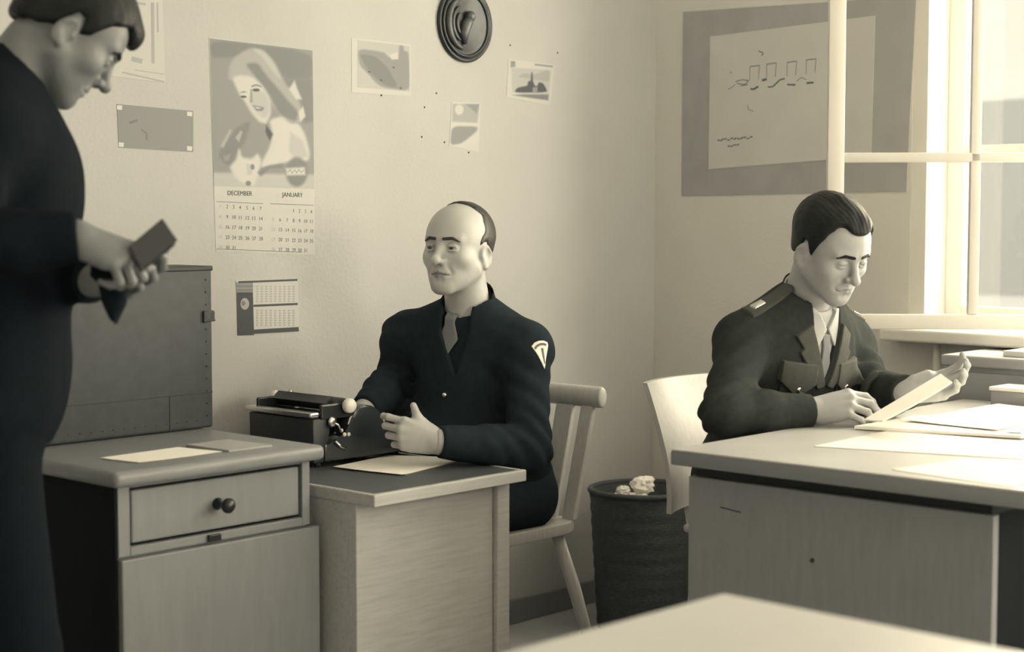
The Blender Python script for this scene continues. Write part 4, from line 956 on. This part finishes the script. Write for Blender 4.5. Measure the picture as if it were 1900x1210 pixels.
pl = wthing('wall_plaque', 'round dark plaque hanging on the back wall, cut off by the top edge', 'plaque', (860, 45))
pc = V(3.553, YB, 1.824)
b = bmesh.new(); lathe(b, [(0, .001), (.112, .001), (.113, .006), (.110, .012), (.104, .012), (.098, .007), (.088, .009), (.080, .006), (0, .008)], pc, (0, -1, 0), 64); obj('disc', b, M['plaque'], pl)
b = bmesh.new(); pts = [pc + V(.094 * math.cos(a), -.010, .094 * math.sin(a)) for a in np.linspace(0, 2 * math.pi, 65)]; tube(b, pts, .005, 8, cap=False); obj('rim', b, M['plaque'], pl)
b = bmesh.new()
for r_, a0_, a1_, w_ in ((.074, 110, 260, .011), (.055, 120, 245, .006), (.038, 130, 240, .005)):
    tube(b, [pc + V(r_ * math.cos(R(a)), -.011, r_ * math.sin(R(a))) for a in np.linspace(a0_, a1_, 24)], [w_ * (.35 + .65 * math.sin(math.pi * i / 23)) for i in range(24)], 10)
tube(b, [pc + V(-.005, -.011, -.06), pc + V(-.012, -.013, -.03), pc + V(.0, -.015, 0), pc + V(.012, -.013, .018)], [.006, .014, .016, .012], 10); ball(b, pc + V(.012, -.016, .022), .016, 14)
obj('relief', b, M['plaquel'], pl, label='lighter relief on the plaque')  # raised relief in a lighter tone than the disc

# mounted drawing on the right wall
onr = lambda x, y, o: on_x(x, y, XR - o)
nx = V(-1, 0, 0)
po = thing('mounted_drawing', 'large drawing on dark grey mount, on the wall beside the window', 'drawing', on_x(1470, 190, XR - .0002))
wall_sheet(po, 'mount', [(1268, 22), (1700, -7), (1682, 356), (1265, 364)], M['card'], onw=onr, nv=nx, th=.0026)
wall_sheet(po, 'sheet', [(1318, 68), (1624, 29), (1617, 290), (1315, 314)], M['mapsheet'], onw=onr, nv=nx, off=.0024)
c4 = lambda x, y: (1300 + .223 * x, 50 + .223 * y)
S = []
def sk(pts, w): S.extend(('ink', q) for q in band(pts, w))
def sp_(pts, w): S.extend(('print_mid', q) for q in band(pts, w))
for x, y in ((430, 325), (570, 305), (740, 290), (900, 270)):
    sp_([(x - 20, y + 5), (x + 60, y - 5)], 8); sp_([(x - 20, y + 5), (x - 22, y + 120)], 5); sp_([(x + 60, y - 5), (x + 50, y + 110)], 5)
sk([(290, 455), (340, 440), (400, 445), (370, 480), (300, 470)], 7); sk([(330, 490), (395, 480)], 6); sk([(415, 515), (440, 520), (480, 495)], 16); sk([(510, 445), (550, 435)], 20); sk([(560, 500), (600, 497), (660, 440), (700, 430)], 12); sk([(720, 480), (790, 482)], 14); sk([(800, 450), (840, 420), (880, 440)], 5); sk([(880, 468), (940, 462)], 16); sk([(230, 520), (290, 480)], 5); sk([(480, 200), (520, 215), (510, 240)], 8); sk([(390, 650), (400, 690), (440, 700)], 5); sk([(240, 380), (260, 375)], 6)
for i in range(11): sk([(140 + i * 27, 945 - i * 2.2 + (5 if i % 2 else -5)), (140 + i * 27 + 22, 940 - i * 2.2 + (-7 if i % 3 else 6))], 11)
for i in range(4): sk([(225 + i * 25, 998 - i * 5 + (4 if i % 2 else -4)), (225 + i * 25 + 20, 990 - i * 5)], 10)
S += [('print_mid', q) for q in band([(1060, 190), (1075, 260)], 8)]
wall_art(po, 'sketch', S, c4, base=.0041, onw=onr, step=.000002, nv=nx)
# ------------------------------------------------------------------ people
def trace(base, px, py, d0, n=60):
    p = at(px, py, d0); r = unit(ray(px, py))
    for _ in range(n): p = p + r * float(base(p[None].astype(f32))[0]) * .8
    return p
def orth(u, n):
    u = unit(u); n = unit(np.asarray(n) - u * (np.asarray(n) @ u)); return u, n
def hair_cap(q, xs, zs, t_lo, t_hi, extra=None, fr=260, xh=None):
    z = q[:, 2]; t = np.interp(z, [-.05, .03, .10], [t_lo, (t_lo + t_hi) / 2, t_hi]).astype(f32)
    d = elp(q, (-.018, 0, .036), (.099, .077, .083)); d = smin(d, elp(q, (.032, 0, .022), (.057, .065, .072)), .03)
    d = smin(d, elp(q, (-.05, 0, -.03), (.052, .055, .055)), .03)
    if extra is not None: d = smin(d, extra(q) + t * .6, .02)
    d = d - t - .0003 * np.sin(q[:, 1] * fr + 5 * wob(q, 30, .4)) - .00025 * np.sin(q[:, 1] * fr * 2.1 + q[:, 2] * 120 + 3 * wob(q, 45, 1.)) - .0012 * wob(q, 55, .2)
    zl = np.interp(q[:, 0], xs, zs) + .018 * np.exp(-((np.abs(q[:, 1]) - .046) / .016) ** 2) * np.clip((q[:, 0] - .03) / .02, 0, 1) - .006 * np.exp(-(q[:, 1] / .02) ** 2) * np.clip((q[:, 0] - .05) / .02, 0, 1)
    m = (zl - z) * .75 + .003 * wob(q, 110, .5)
    d = smax(d, m.astype(f32), .010)
    if xh is not None: d = smax(d, ((q[:, 0] - np.interp(z, *xh)) * .6 + .003 * wob(q, 110, .9)).astype(f32), .012)
    return d.astype(f32)

# --- the seated man at the typewriter
prA = thing('person', 'balding man in dark jacket and grey tie seated at the typing desk', 'person', (3.2, 3.02, 0))
fA = V(math.cos(R(195)), math.sin(R(195)), 0)
wl = at(812, 820, 4.08); uL, nL = orth(-RT * .95 + UP * .26 - FW * .10, -FW + UP * .1); vL = unit(UP - uL * (UP @ uL) - nL * (UP @ nL))
wr_ = V(2.905, 3.19, .762); uR, nR = orth(V(-.55, -.25, -.6), V(-.7, 0, .7)); vR = unit(np.cross(uR, nR)); vR = vR if vR[1] < 0 else -vR
BA = Body(face=197, pel=V(3.235, 3.03, .53), neck=at(872, 592, 4.34), head=at(850, 462, 4.27), hrot=(194, -3, -1), hs=1.0, ho={'eye': .0034}, gaze=(.97, -.12, .03),
          shR=at(757, 630, 4.45), shL=at(975, 648, 4.25), elR=V(3.075, 3.24, .835), elL=at(982, 832, 4.18), wrR=wr_, wrL=wl,
          hands=[(wl, uL, vL, nL, dict(curl=[(20, 46, 30), (38, 66, 32), (46, 70, 32), (52, 70, 32)], spread=(1, 0, -1, -3), thumb=[(.018, .018, -.008), (.046, .036, -.012), (.066, .050, -.008), (.080, .070, .002)]), 1.0),
                 (wr_, uR, vR, nR, dict(curl=[(35, 65, 35), (40, 68, 35), (42, 68, 35), (42, 65, 35)], thumb=[(.02, .022, -.012), (.046, .035, -.026), (.065, .032, -.04), (.08, .022, -.05)]), 1.0)],
          leg=[(V(3.24, 2.94, .52), V(2.98, 2.895, .53), V(3.05, 2.885, .09)), (V(3.22, 3.13, .52), V(2.86, 3.14, .53), V(2.84, 3.14, .09))],
          g=.016, bw=.085, pw=.150, fold=1.0, vbot=.385, vw=.042, cuff=.004, hem=.0, res=.0033)
hairA = lambda q: hair_cap(q, [-.13, -.05, -.03, -.014, .004, .02], [-.062, -.052, -.03, .022, .018, -.012], .0025, .0045, xh=([-.06, -.02, .0, .02, .05, .09, .125], [-.03, -.028, .016, .020, .002, -.006, .02]))
build_face(prA, BA, M['skin'], hairA, M['hair2'], hairlab='thin dark hair on the back and sides')
lo, hi = BA.lo(); jkA = smesh('jacket', BA.coat, lo, hi, .0055, M['cloth'], prA)
def collar(B, r0, r1, hgt, low=.04, tilt=.3, thick=.006):
    ax = unit(B.hc - B.neck)
    def f(p):
        o = cone(p, B.neck - B.up * low, B.neck + ax * hgt, r0, r1); i = cone(p, B.neck - B.up * low * 1.5, B.neck + ax * (hgt + .05), r0 - thick, r1 - thick)
        d = smax(o, -i, .002); t = (p - (B.neck + ax * (hgt - .01)).astype(f32)) @ ax.astype(f32); fr = (p - B.neck.astype(f32)) @ B.f.astype(f32)
        d = smax(d, t + fr * tilt, .004); q = B.tl(p); v = poly2(q[:, 1], q[:, 2], [(0, B.vbot), (B.vw * 1.05, .50), (B.vw * 1.5, .85), (-B.vw * 1.5, .85), (-B.vw * 1.05, .50)])
        return smax(d, -np.maximum(v, -(q[:, 0] - .01)), .003)
    return f
lo, hi = bounds([BA.neck], .14); smesh('collar', collar(BA, .086, .070, .075), lo, hi, .0028, M['cloth'], jkA)
lo, hi = BA.lo(); smesh('shirt', BA.shirt, lo, hi, .005, M['cloth'], prA, label='dark shirt under the jacket')
fr_ = BA.f
cT = trace(BA.shirt, 832, 615, 4.0)
tieA = shell(BA.shirt, pxmask(cT, fr_, [(823, 583), (846, 579), (843, 600), (853, 628), (828, 668), (811, 634), (825, 602)], .07), -.002, .007)
lo, hi = bounds([cT], .09); smesh('tie', tieA, lo, hi, .0022, M['tie'], prA, label='light grey knotted tie')
pb = trace(BA.coat, 825, 733, 3.9); b = bmesh.new(); ball(b, pb, .0075, 12); obj('button', b, M['chrome'], jkA, label='small bright jacket button')
b = bmesh.new(); lathe(b, [(.026, 0), (.030, .001), (.0325, .018), (.030, .020), (.026, .014)], wl - unit(BA.elL - wl) * .010, unit(BA.elL - wl), 28); obj('cuff', b, M['khaki'], prA, label='pale shirt cuff at the left wrist')
# shoulder patch: fan shaped, point down
cP = trace(BA.coat, 1002, 656, 3.9); nP = unit(-FW * .92 + RT * .38)
def fan(c, n, name, px, o0, o1, m, par): lo, hi = bounds([c], .07); return smesh(name, shell(BA.coat0, pxmask(c, n, px, .05), o0, o1), lo, hi, .0012, m, par)
pa = fan(cP, nP, 'shoulder_patch', [(986, 643), (992, 636), (1000, 632.5), (1009, 632), (1017, 635), (1018.5, 641), (1016, 660), (1011, 686), (1007, 678), (996, 658)], -.002, .0022, M['paper'], jkA); pa['label'] = 'white fan shaped shoulder patch'
fan(cP, nP, 'patch_band', [(990, 645), (995, 640), (1002, 636.5), (1009, 636), (1014.5, 638), (1014, 642), (1008, 640.5), (1002, 641), (997, 644), (993, 649)], -.002, .0032, M['print_mid'], pa)
fan(cP, nP, 'patch_blade', [(1003.5, 646), (1008, 646), (1011, 660), (1012.5, 674), (1010, 676), (1006.5, 662)], -.002, .0032, M['print_mid'], pa)
tr = lambda p, B=BA: np.maximum(B.legs(p, .012), B.tl(p)[:, 2] - .10) - .003 * wob(p, 15, .6)
lo, hi = bounds([j for l_ in BA.leg for j in l_], .17); smesh('trousers', lambda p: smin(np.maximum(BA.legs(p, .012), .05 - p[:, 2]), smax(BA.torso(p, .006), (BA.tl(p)[:, 2] - .05), .01), .04) - .003 * wob(p, 15, .6), lo, hi, .006, M['cloth'], prA)
for l_ in BA.leg: shoe(prA, l_[2], V(-1, 0, 0), M['leather'])

# --- the officer reading at the large desk
prB = thing('person', 'officer in a buttoned uniform jacket reading papers at the large desk', 'person', (3.5, 2.42, 0))
wR = at(1503, 762, 3.93); uR, nR = orth(RT * .93 + UP * .20 - FW * .10, UP * .75 - FW * .65); vR = np.cross(nR, uR); vR = vR if vR @ FW > 0 else -vR
wL = at(1684, 728, 3.99); uL, nL = orth(RT * .93 + UP * .22 - FW * .15, -UP * .55 + FW * .75); vL = np.cross(nL, uL); vL = vL if vL @ UP > 0 else -vL
BB = Body(face=256, pel=at(1400, 900, 4.27), neck=at(1492, 575, 4.11), head=at(1542, 461, 4.01), hrot=(254, 26, 2), hs=1.0, ho={'eye': .0016}, gaze=(.85, 0, -.5),
          shR=at(1380, 636, 4.05), shL=at(1570, 640, 4.32), elR=at(1345, 768, 3.86), elL=at(1622, 735, 4.17), wrR=wR, wrL=wL,
          hands=[(wR, uR, vR, nR, dict(curl=[(30, 28, 15), (34, 30, 15), (38, 34, 18), (42, 36, 18)], thumb=[(.02, .022, -.012), (.05, .040, -.025), (.078, .042, -.036), (.10, .038, -.045)]), 1.06),
                 (wL, uL, vL, nL, dict(curl=[(25, 40, 25), (28, 44, 25), (30, 44, 25), (32, 44, 25)], thumb=[(.02, .020, .008), (.045, .044, .018), (.066, .05, .03), (.086, .044, .042)]), 1.0)],
          leg=[(at(1360, 930, 4.2) * V(1, 1, 0) + V(0, 0, .53), V(3.28, 2.02, .52), V(3.27, 1.98, .09)), (at(1440, 930, 4.35) * V(1, 1, 0) + V(0, 0, .53), V(3.56, 2.0, .52), V(3.58, 1.96, .09))],
          g=.018, fold=.9, vbot=.365, vw=.042, cuff=.0, hem=-.02, res=.0033)
hairB = lambda q: hair_cap(q, [-.13, -.09, -.05, -.03, -.014, .002, .012, .026, .045, .062, .085], [-.05, -.05, -.035, -.02, .022, .020, -.010, .014, .056, .074, .080], .0025, .012,
                           extra=lambda q: cone(q, (.050, .018, .088), (-.01, -.01, .115), .016, .014))
build_face(prB, BB, M['skin2'], hairB, M['hair'], hairlab='short dark hair combed back from a parting')
lo, hi = BB.lo(); jkB = smesh('jacket', BB.coat, lo, hi, .005, M['cloth2'], prB)
smesh('shirt', BB.shirt, lo, hi, .0045, M['khaki'], prB, label='pale khaki shirt with collar')
lo, hi = bounds([BB.neck], .15); smesh('collar', collar(BB, .080, .068, .060, tilt=.4), lo, hi, .0028, M['cloth2'], jkB)
cT = trace(BB.shirt, 1542, 625, 3.8); lo, hi = bounds([cT], .16)
tiepoly = lambda p: poly2(BB.tl(p)[:, 1], BB.tl(p)[:, 2], [(-.014, .475), (.014, .475), (.011, .445), (.028, .24), (-.028, .24), (-.011, .445)])
smesh('tie', shell(BB.shirt, lambda p: np.maximum(tiepoly(p), -BB.tl(p)[:, 0]), -.002, .007), lo, hi, .0026, M['tie'], prB, label='tie tucked into the jacket')
for s in (-1, 1):
    wing = [(s * a, z) for a, z in ((.002, .487), (.030, .53), (.075, .54), (.070, .478), (.036, .432))]
    smesh('shirt_collar', shell(BB.shirt, lambda p: np.maximum(poly2(BB.tl(p)[:, 1], BB.tl(p)[:, 2], wing), -BB.tl(p)[:, 0] + .0), -.002, .0085), *bounds([BB.neck], .12), .0026, M['khaki'], prB, label='pale shirt collar point')
def front(B, name, pts, o0, o1, m, par, h=.0026, **k):
    c = B.pel + B.T @ np.array((.11, np.mean([a for a, _ in pts]), np.mean([a for _, a in pts]))) * B.L; lo, hi = bounds([c], .16)
    return smesh(name, shell(B.coat0, lambda p: np.maximum(poly2(B.tl(p)[:, 1], B.tl(p)[:, 2], pts), np.maximum(.045 - B.tl(p)[:, 0], B.tl(p)[:, 0] - .185)), o0, o1), lo, hi, h, m, par, **k)
for s in (-1, 1):
    m_ = lambda L_: [(s * a, z) for a, z in L_]
    front(BB, 'lapel', m_([(.004, .352), (.040, .46), (.054, .50), (.096, .468), (.076, .442), (.084, .430), (.026, .344)]), -.003, .008, M['cloth2b'], jkB)
    pk = front(BB, 'pocket', m_([(.042, .395), (.124, .395), (.124, .265), (.042, .265)]), -.003, .005, M['cloth2'], jkB)
    front(BB, 'pocket_flap', m_([(.038, .408), (.128, .408), (.128, .356), (.083, .322), (.038, .356)]), -.003, .011, M['cloth2b'], pk)
    pb = BB.pel + BB.T @ np.array((.2, s * .083, .342)) * BB.L
    for _ in range(40): pb = pb - BB.f * float(BB.coat0(pb[None].astype(f32))[0]) * .8
    b = bmesh.new(); lathe(b, [(0, 0), (.0075, 0), (.0075, .003), (0, .004)], pb + BB.f * .009, BB.f, 14); obj('button', b, M['chrome'], pk)
    sh = (BB.shR, BB.shL)[0 if s < 0 else 1]; ax = unit(BB.neck - sh); cE = sh + ax * .045 + BB.up * .06; hE = BB.f
    ep = smesh('epaulette', shell(BB.coat0, planemask(cE, BB.up, ax, [(-.055, -.026), (.055, -.018), (.068, 0), (.055, .018), (-.055, .026)], .07), -.003, .006), *bounds([cE], .1), .0024, M['cloth2b'], jkB)
    smesh('rank_badge', shell(BB.coat0, planemask(cE - ax * .030, BB.up, ax, [(-.016, -.011), (.012, -.011), (.012, .011), (-.016, .011)], .07), -.002, .0105), *bounds([cE - ax * .03], .06), .0016, M['chrome'], ep, label='metal rank badge')
for z in (.32, .24, .16):
    pb = BB.pel + BB.T @ np.array((.2, .004, z)) * BB.L
    for _ in range(40): pb = pb - BB.f * float(BB.coat0(pb[None].astype(f32))[0]) * .8
    b = bmesh.new(); lathe(b, [(0, 0), (.009, 0), (.009, .003), (0, .005)], pb - BB.f * .001, BB.f, 14); obj('button', b, M['chrome'], jkB)
lo, hi = bounds([j for l_ in BB.leg for j in l_], .17); smesh('trousers', lambda p: smin(np.maximum(BB.legs(p, .012), .05 - p[:, 2]), smax(BB.torso(p, .006), (BB.tl(p)[:, 2] - .03), .01), .04) - .003 * wob(p, 15, .6), lo, hi, .007, M['cloth2'], prB)
for l_ in BB.leg: shoe(prB, l_[2], V(0, -1, 0), M['leather'])
b = bmesh.new(); sheet(b, [at(1606, 784, 3.87), at(1748, 697, 3.97), at(1768, 712, 3.74), at(1640, 786, 3.72)], .004, n=8, wave=.006, seed=.5)
obj('held_papers', b, M['paper'], label='white papers held in the reading officer\'s hands', cat='papers')

# --- the standing man at the left
prC = thing('person', 'standing man in dark clothes at the left edge, head bowed over a booklet', 'person', (1.57, 2.69, 0))
wR = at(146, 440, 2.73); uR, nR = orth(RT * .90 - UP * .36 + FW * .05, UP * .80 - FW * .55); vR = np.cross(nR, uR); vR = vR if vR @ FW > 0 else -vR
wL = at(172, 520, 2.90); uL, nL = orth(RT * .95 + UP * .05 - FW * .25, -UP * .5 + FW * .8); vL = np.cross(nL, uL); vL = vL if vL @ UP > 0 else -vL
pelC = at(-34, 750, 2.98)
fC = V(math.cos(R(330)), math.sin(R(330)), 0); lC = V(-fC[1], fC[0], 0)
def legC(s): h_ = pelC + lC * s * .09 + V(0, 0, -.02); return (h_, V(h_[0], h_[1], .50) + fC * .05 + lC * s * .01, V(h_[0], h_[1], .09) + fC * .01)
BC = Body(face=330, pel=pelC, neck=at(-8, 160, 2.99), head=at(130, 60, 3.03), hrot=(334, 42, -3), hs=1.0, ho={'eye': .0012}, gaze=(.8, 0, -.6),
          shR=at(-28, 245, 2.82), shL=at(0, 240, 3.15), elR=at(-80, 455, 2.70), elL=at(0, 500, 3.10), wrR=wR, wrL=wL,
          hands=[(wR, uR, vR, nR, dict(curl=[(48, 66, 36), (54, 72, 40), (58, 74, 40), (60, 74, 40)], thumb=[(.02, .022, -.01), (.052, .034, -.022), (.076, .030, -.036), (.094, .018, -.048)]), .95),
                 (wL, uL, vL, nL, dict(curl=[(20, 36, 25), (24, 40, 25), (28, 44, 25), (32, 44, 25)], thumb=[(.02, .022, -.006), (.05, .042, -.012), (.076, .044, -.016), (.098, .036, -.02)]), 1.0)],
          leg=[legC(-1), legC(1)], g=.018, fold=1.0, vbot=.40, vw=.04, cuff=.0, hem=-.06, res=.0036, nr=.066)
hairC = lambda q: hair_cap(q, [-.13, -.09, -.05, -.03, -.014, .002, .012, .028, .045, .062, .085], [-.05, -.05, -.035, -.02, .024, .022, -.004, .005, .045, .056, .056], .003, .016,
                           extra=lambda q: cone(q, (.080, .0, .072), (.02, .0, .108), .019, .016))
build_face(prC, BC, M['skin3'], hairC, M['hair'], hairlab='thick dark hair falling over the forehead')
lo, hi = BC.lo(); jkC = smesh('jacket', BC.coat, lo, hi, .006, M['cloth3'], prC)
lo, hi = bounds([BC.neck], .15); smesh('collar', collar(BC, .090, .076, .05, tilt=.5), lo, hi, .0032, M['cloth3'], jkC)
lo, hi = BC.lo(); smesh('shirt', BC.shirt, lo, hi, .006, M['khaki'], prC, label='pale shirt collar')
lo, hi = bounds([j for l_ in BC.leg for j in l_], .19); smesh('trousers', lambda p: smin(np.maximum(BC.legs(p, .016), .05 - p[:, 2]), smax(BC.torso(p, .008), (BC.tl(p)[:, 2] - .05), .01), .04) - .004 * wob(p, 13, .6), lo, hi, .007, M['cloth3'], prC)
for l_ in BC.leg: shoe(prC, l_[2], fC, M['leather'])
bk = thing('booklet', 'dark booklet held open in the standing man\'s hands', 'booklet', at(285, 450, 2.74))
q = [at(240, 456, 2.72), at(301, 405, 2.80), at(329, 446, 2.78), at(266, 497, 2.70)]
nn = unit(np.cross(q[1] - q[0], q[3] - q[0])); b = bmesh.new(); prism(b, q, nn * .003); obj('cover', b, M['black'], bk)
q2 = [at(243, 457, 2.725), at(300, 408, 2.805), at(326, 445, 2.785), at(267, 493, 2.705)]; nn = nn if nn @ FW > 0 else -nn
b = bmesh.new(); prism(b, [p + nn * .0035 for p in q2], nn * .006); obj('pages', b, M['paper3'], bk)
b = bmesh.new(); prism(b, [p + nn * .010 for p in q], nn * .003); obj('cover', b, M['black'], bk)
sq = [at(299, 463, 2.77), at(313, 448, 2.782), at(316, 451, 2.782), at(302, 466, 2.77)]; b = bmesh.new(); prism(b, [p - nn * .0035 for p in sq], -nn * .001); obj('crest', b, M['print_mid'], bk, label='small lighter mark on the cover')
cc_ = at(212, 535, 2.80)
def capf(p):
    m = pxm(p); return smax(m, np.abs((p - cc_.astype(f32)) @ FW.astype(f32) + .006 * wob(p, 22, .7)) - .016, .016)
pxm = pxmask(cc_, -FW, [(170, 486), (205, 478), (243, 484), (258, 500), (240, 532), (234, 566), (217, 603), (205, 592), (190, 560), (184, 528), (168, 512)], .2)
lo, hi = bounds([cc_], .12); smesh('cap', capf, lo, hi, .003, M['cloth3'], None, label='dark folded cloth cap hanging pointed from the standing man\'s hand', cat='cap')

# ------------------------------------------------------------------ daylight, added fill lamps and camera
w = bpy.data.worlds.new('overcast_sky'); scene.world = w; w.use_nodes = True
bg = w.node_tree.nodes['Background']; bg.inputs['Color'].default_value = (1.0, .89, .68, 1); bg.inputs['Strength'].default_value = 4.2
for wn, nm in ((W1, 'window_portal'), (W2, 'window_portal')):
    l_ = bpy.data.lights.new(nm, 'AREA'); l_.shape = 'RECTANGLE'; l_.size = WZ[1] - WZ[0]; l_.size_y = wn[1] - wn[0]; l_.cycles.is_portal = True
    o = bpy.data.objects.new(nm, l_); COL.objects.link(o); o.location = (XR + WT - .01, (wn[0] + wn[1]) / 2, (WZ[0] + WZ[1]) / 2); o.rotation_euler = (0, math.pi / 2, 0)
l_ = bpy.data.lights.new('daylight_and_fill', 'AREA'); l_.shape = 'RECTANGLE'; l_.size = 1.3; l_.size_y = 0.95; l_.energy = 50; l_.color = (1, .88, .64)
o = bpy.data.objects.new('daylight_and_fill', l_); COL.objects.link(o); o.location = (XR + WT - .03, 1.74, 1.72); o.rotation_euler = (0, math.pi / 2, 0)
l_ = bpy.data.lights.new('daylight_and_fill', 'AREA'); l_.shape = 'RECTANGLE'; l_.size = 1.4; l_.size_y = 1.3; l_.energy = 62; l_.color = (1, .88, .64)  # added fill lamp at the unseen second window
o = bpy.data.objects.new('daylight_and_fill', l_); COL.objects.link(o); o.location = (XR + WT - .03, -1.0, 1.74); o.rotation_euler = (0, math.pi / 2, 0)
l_ = bpy.data.lights.new('daylight_and_fill', 'AREA'); l_.shape = 'RECTANGLE'; l_.size = 1.2; l_.size_y = 1.5; l_.energy = 32; l_.color = (1, .88, .64)  # added flat fill lamp at the made-up front wall window
o = bpy.data.objects.new('daylight_and_fill', l_); COL.objects.link(o); o.location = (3.55, YF - .18, 1.74); o.rotation_euler = (math.pi / 2, 0, 0)
l_ = bpy.data.lights.new('hazy_sun', 'SUN'); l_.energy = 0.28; l_.angle = R(26); l_.color = (1, .88, .64)
o = bpy.data.objects.new('hazy_sun', l_); COL.objects.link(o); o.rotation_euler = Vector((.55, -.78, .33)).to_track_quat('Z', 'Y').to_euler()
cam = bpy.data.cameras.new('camera'); cam.sensor_width = 36; cam.lens = F / 1900 * 36; cam.clip_start = .05; cam.clip_end = 200
co = bpy.data.objects.new('camera', cam); COL.objects.link(co)
mw = Matrix(((RT[0], UP[0], -FW[0], EYE[0]), (RT[1], UP[1], -FW[1], EYE[1]), (RT[2], UP[2], -FW[2], EYE[2]), (0, 0, 0, 1))); co.matrix_world = mw
cam.dof.use_dof = True; cam.dof.focus_distance = 4.35; cam.dof.aperture_fstop = 3.0
scene.camera = co
vs = scene.view_settings; vs.view_transform = 'Standard'; vs.look = 'None'; vs.gamma = 1; vs.use_curve_mapping = False; vs.exposure = 0.95
try:
    scene.cycles.max_bounces = 10; scene.cycles.diffuse_bounces = 6; scene.cycles.transparent_max_bounces = 12; scene.cycles.use_denoising = True; scene.cycles.sample_clamp_indirect = 6
except Exception: pass
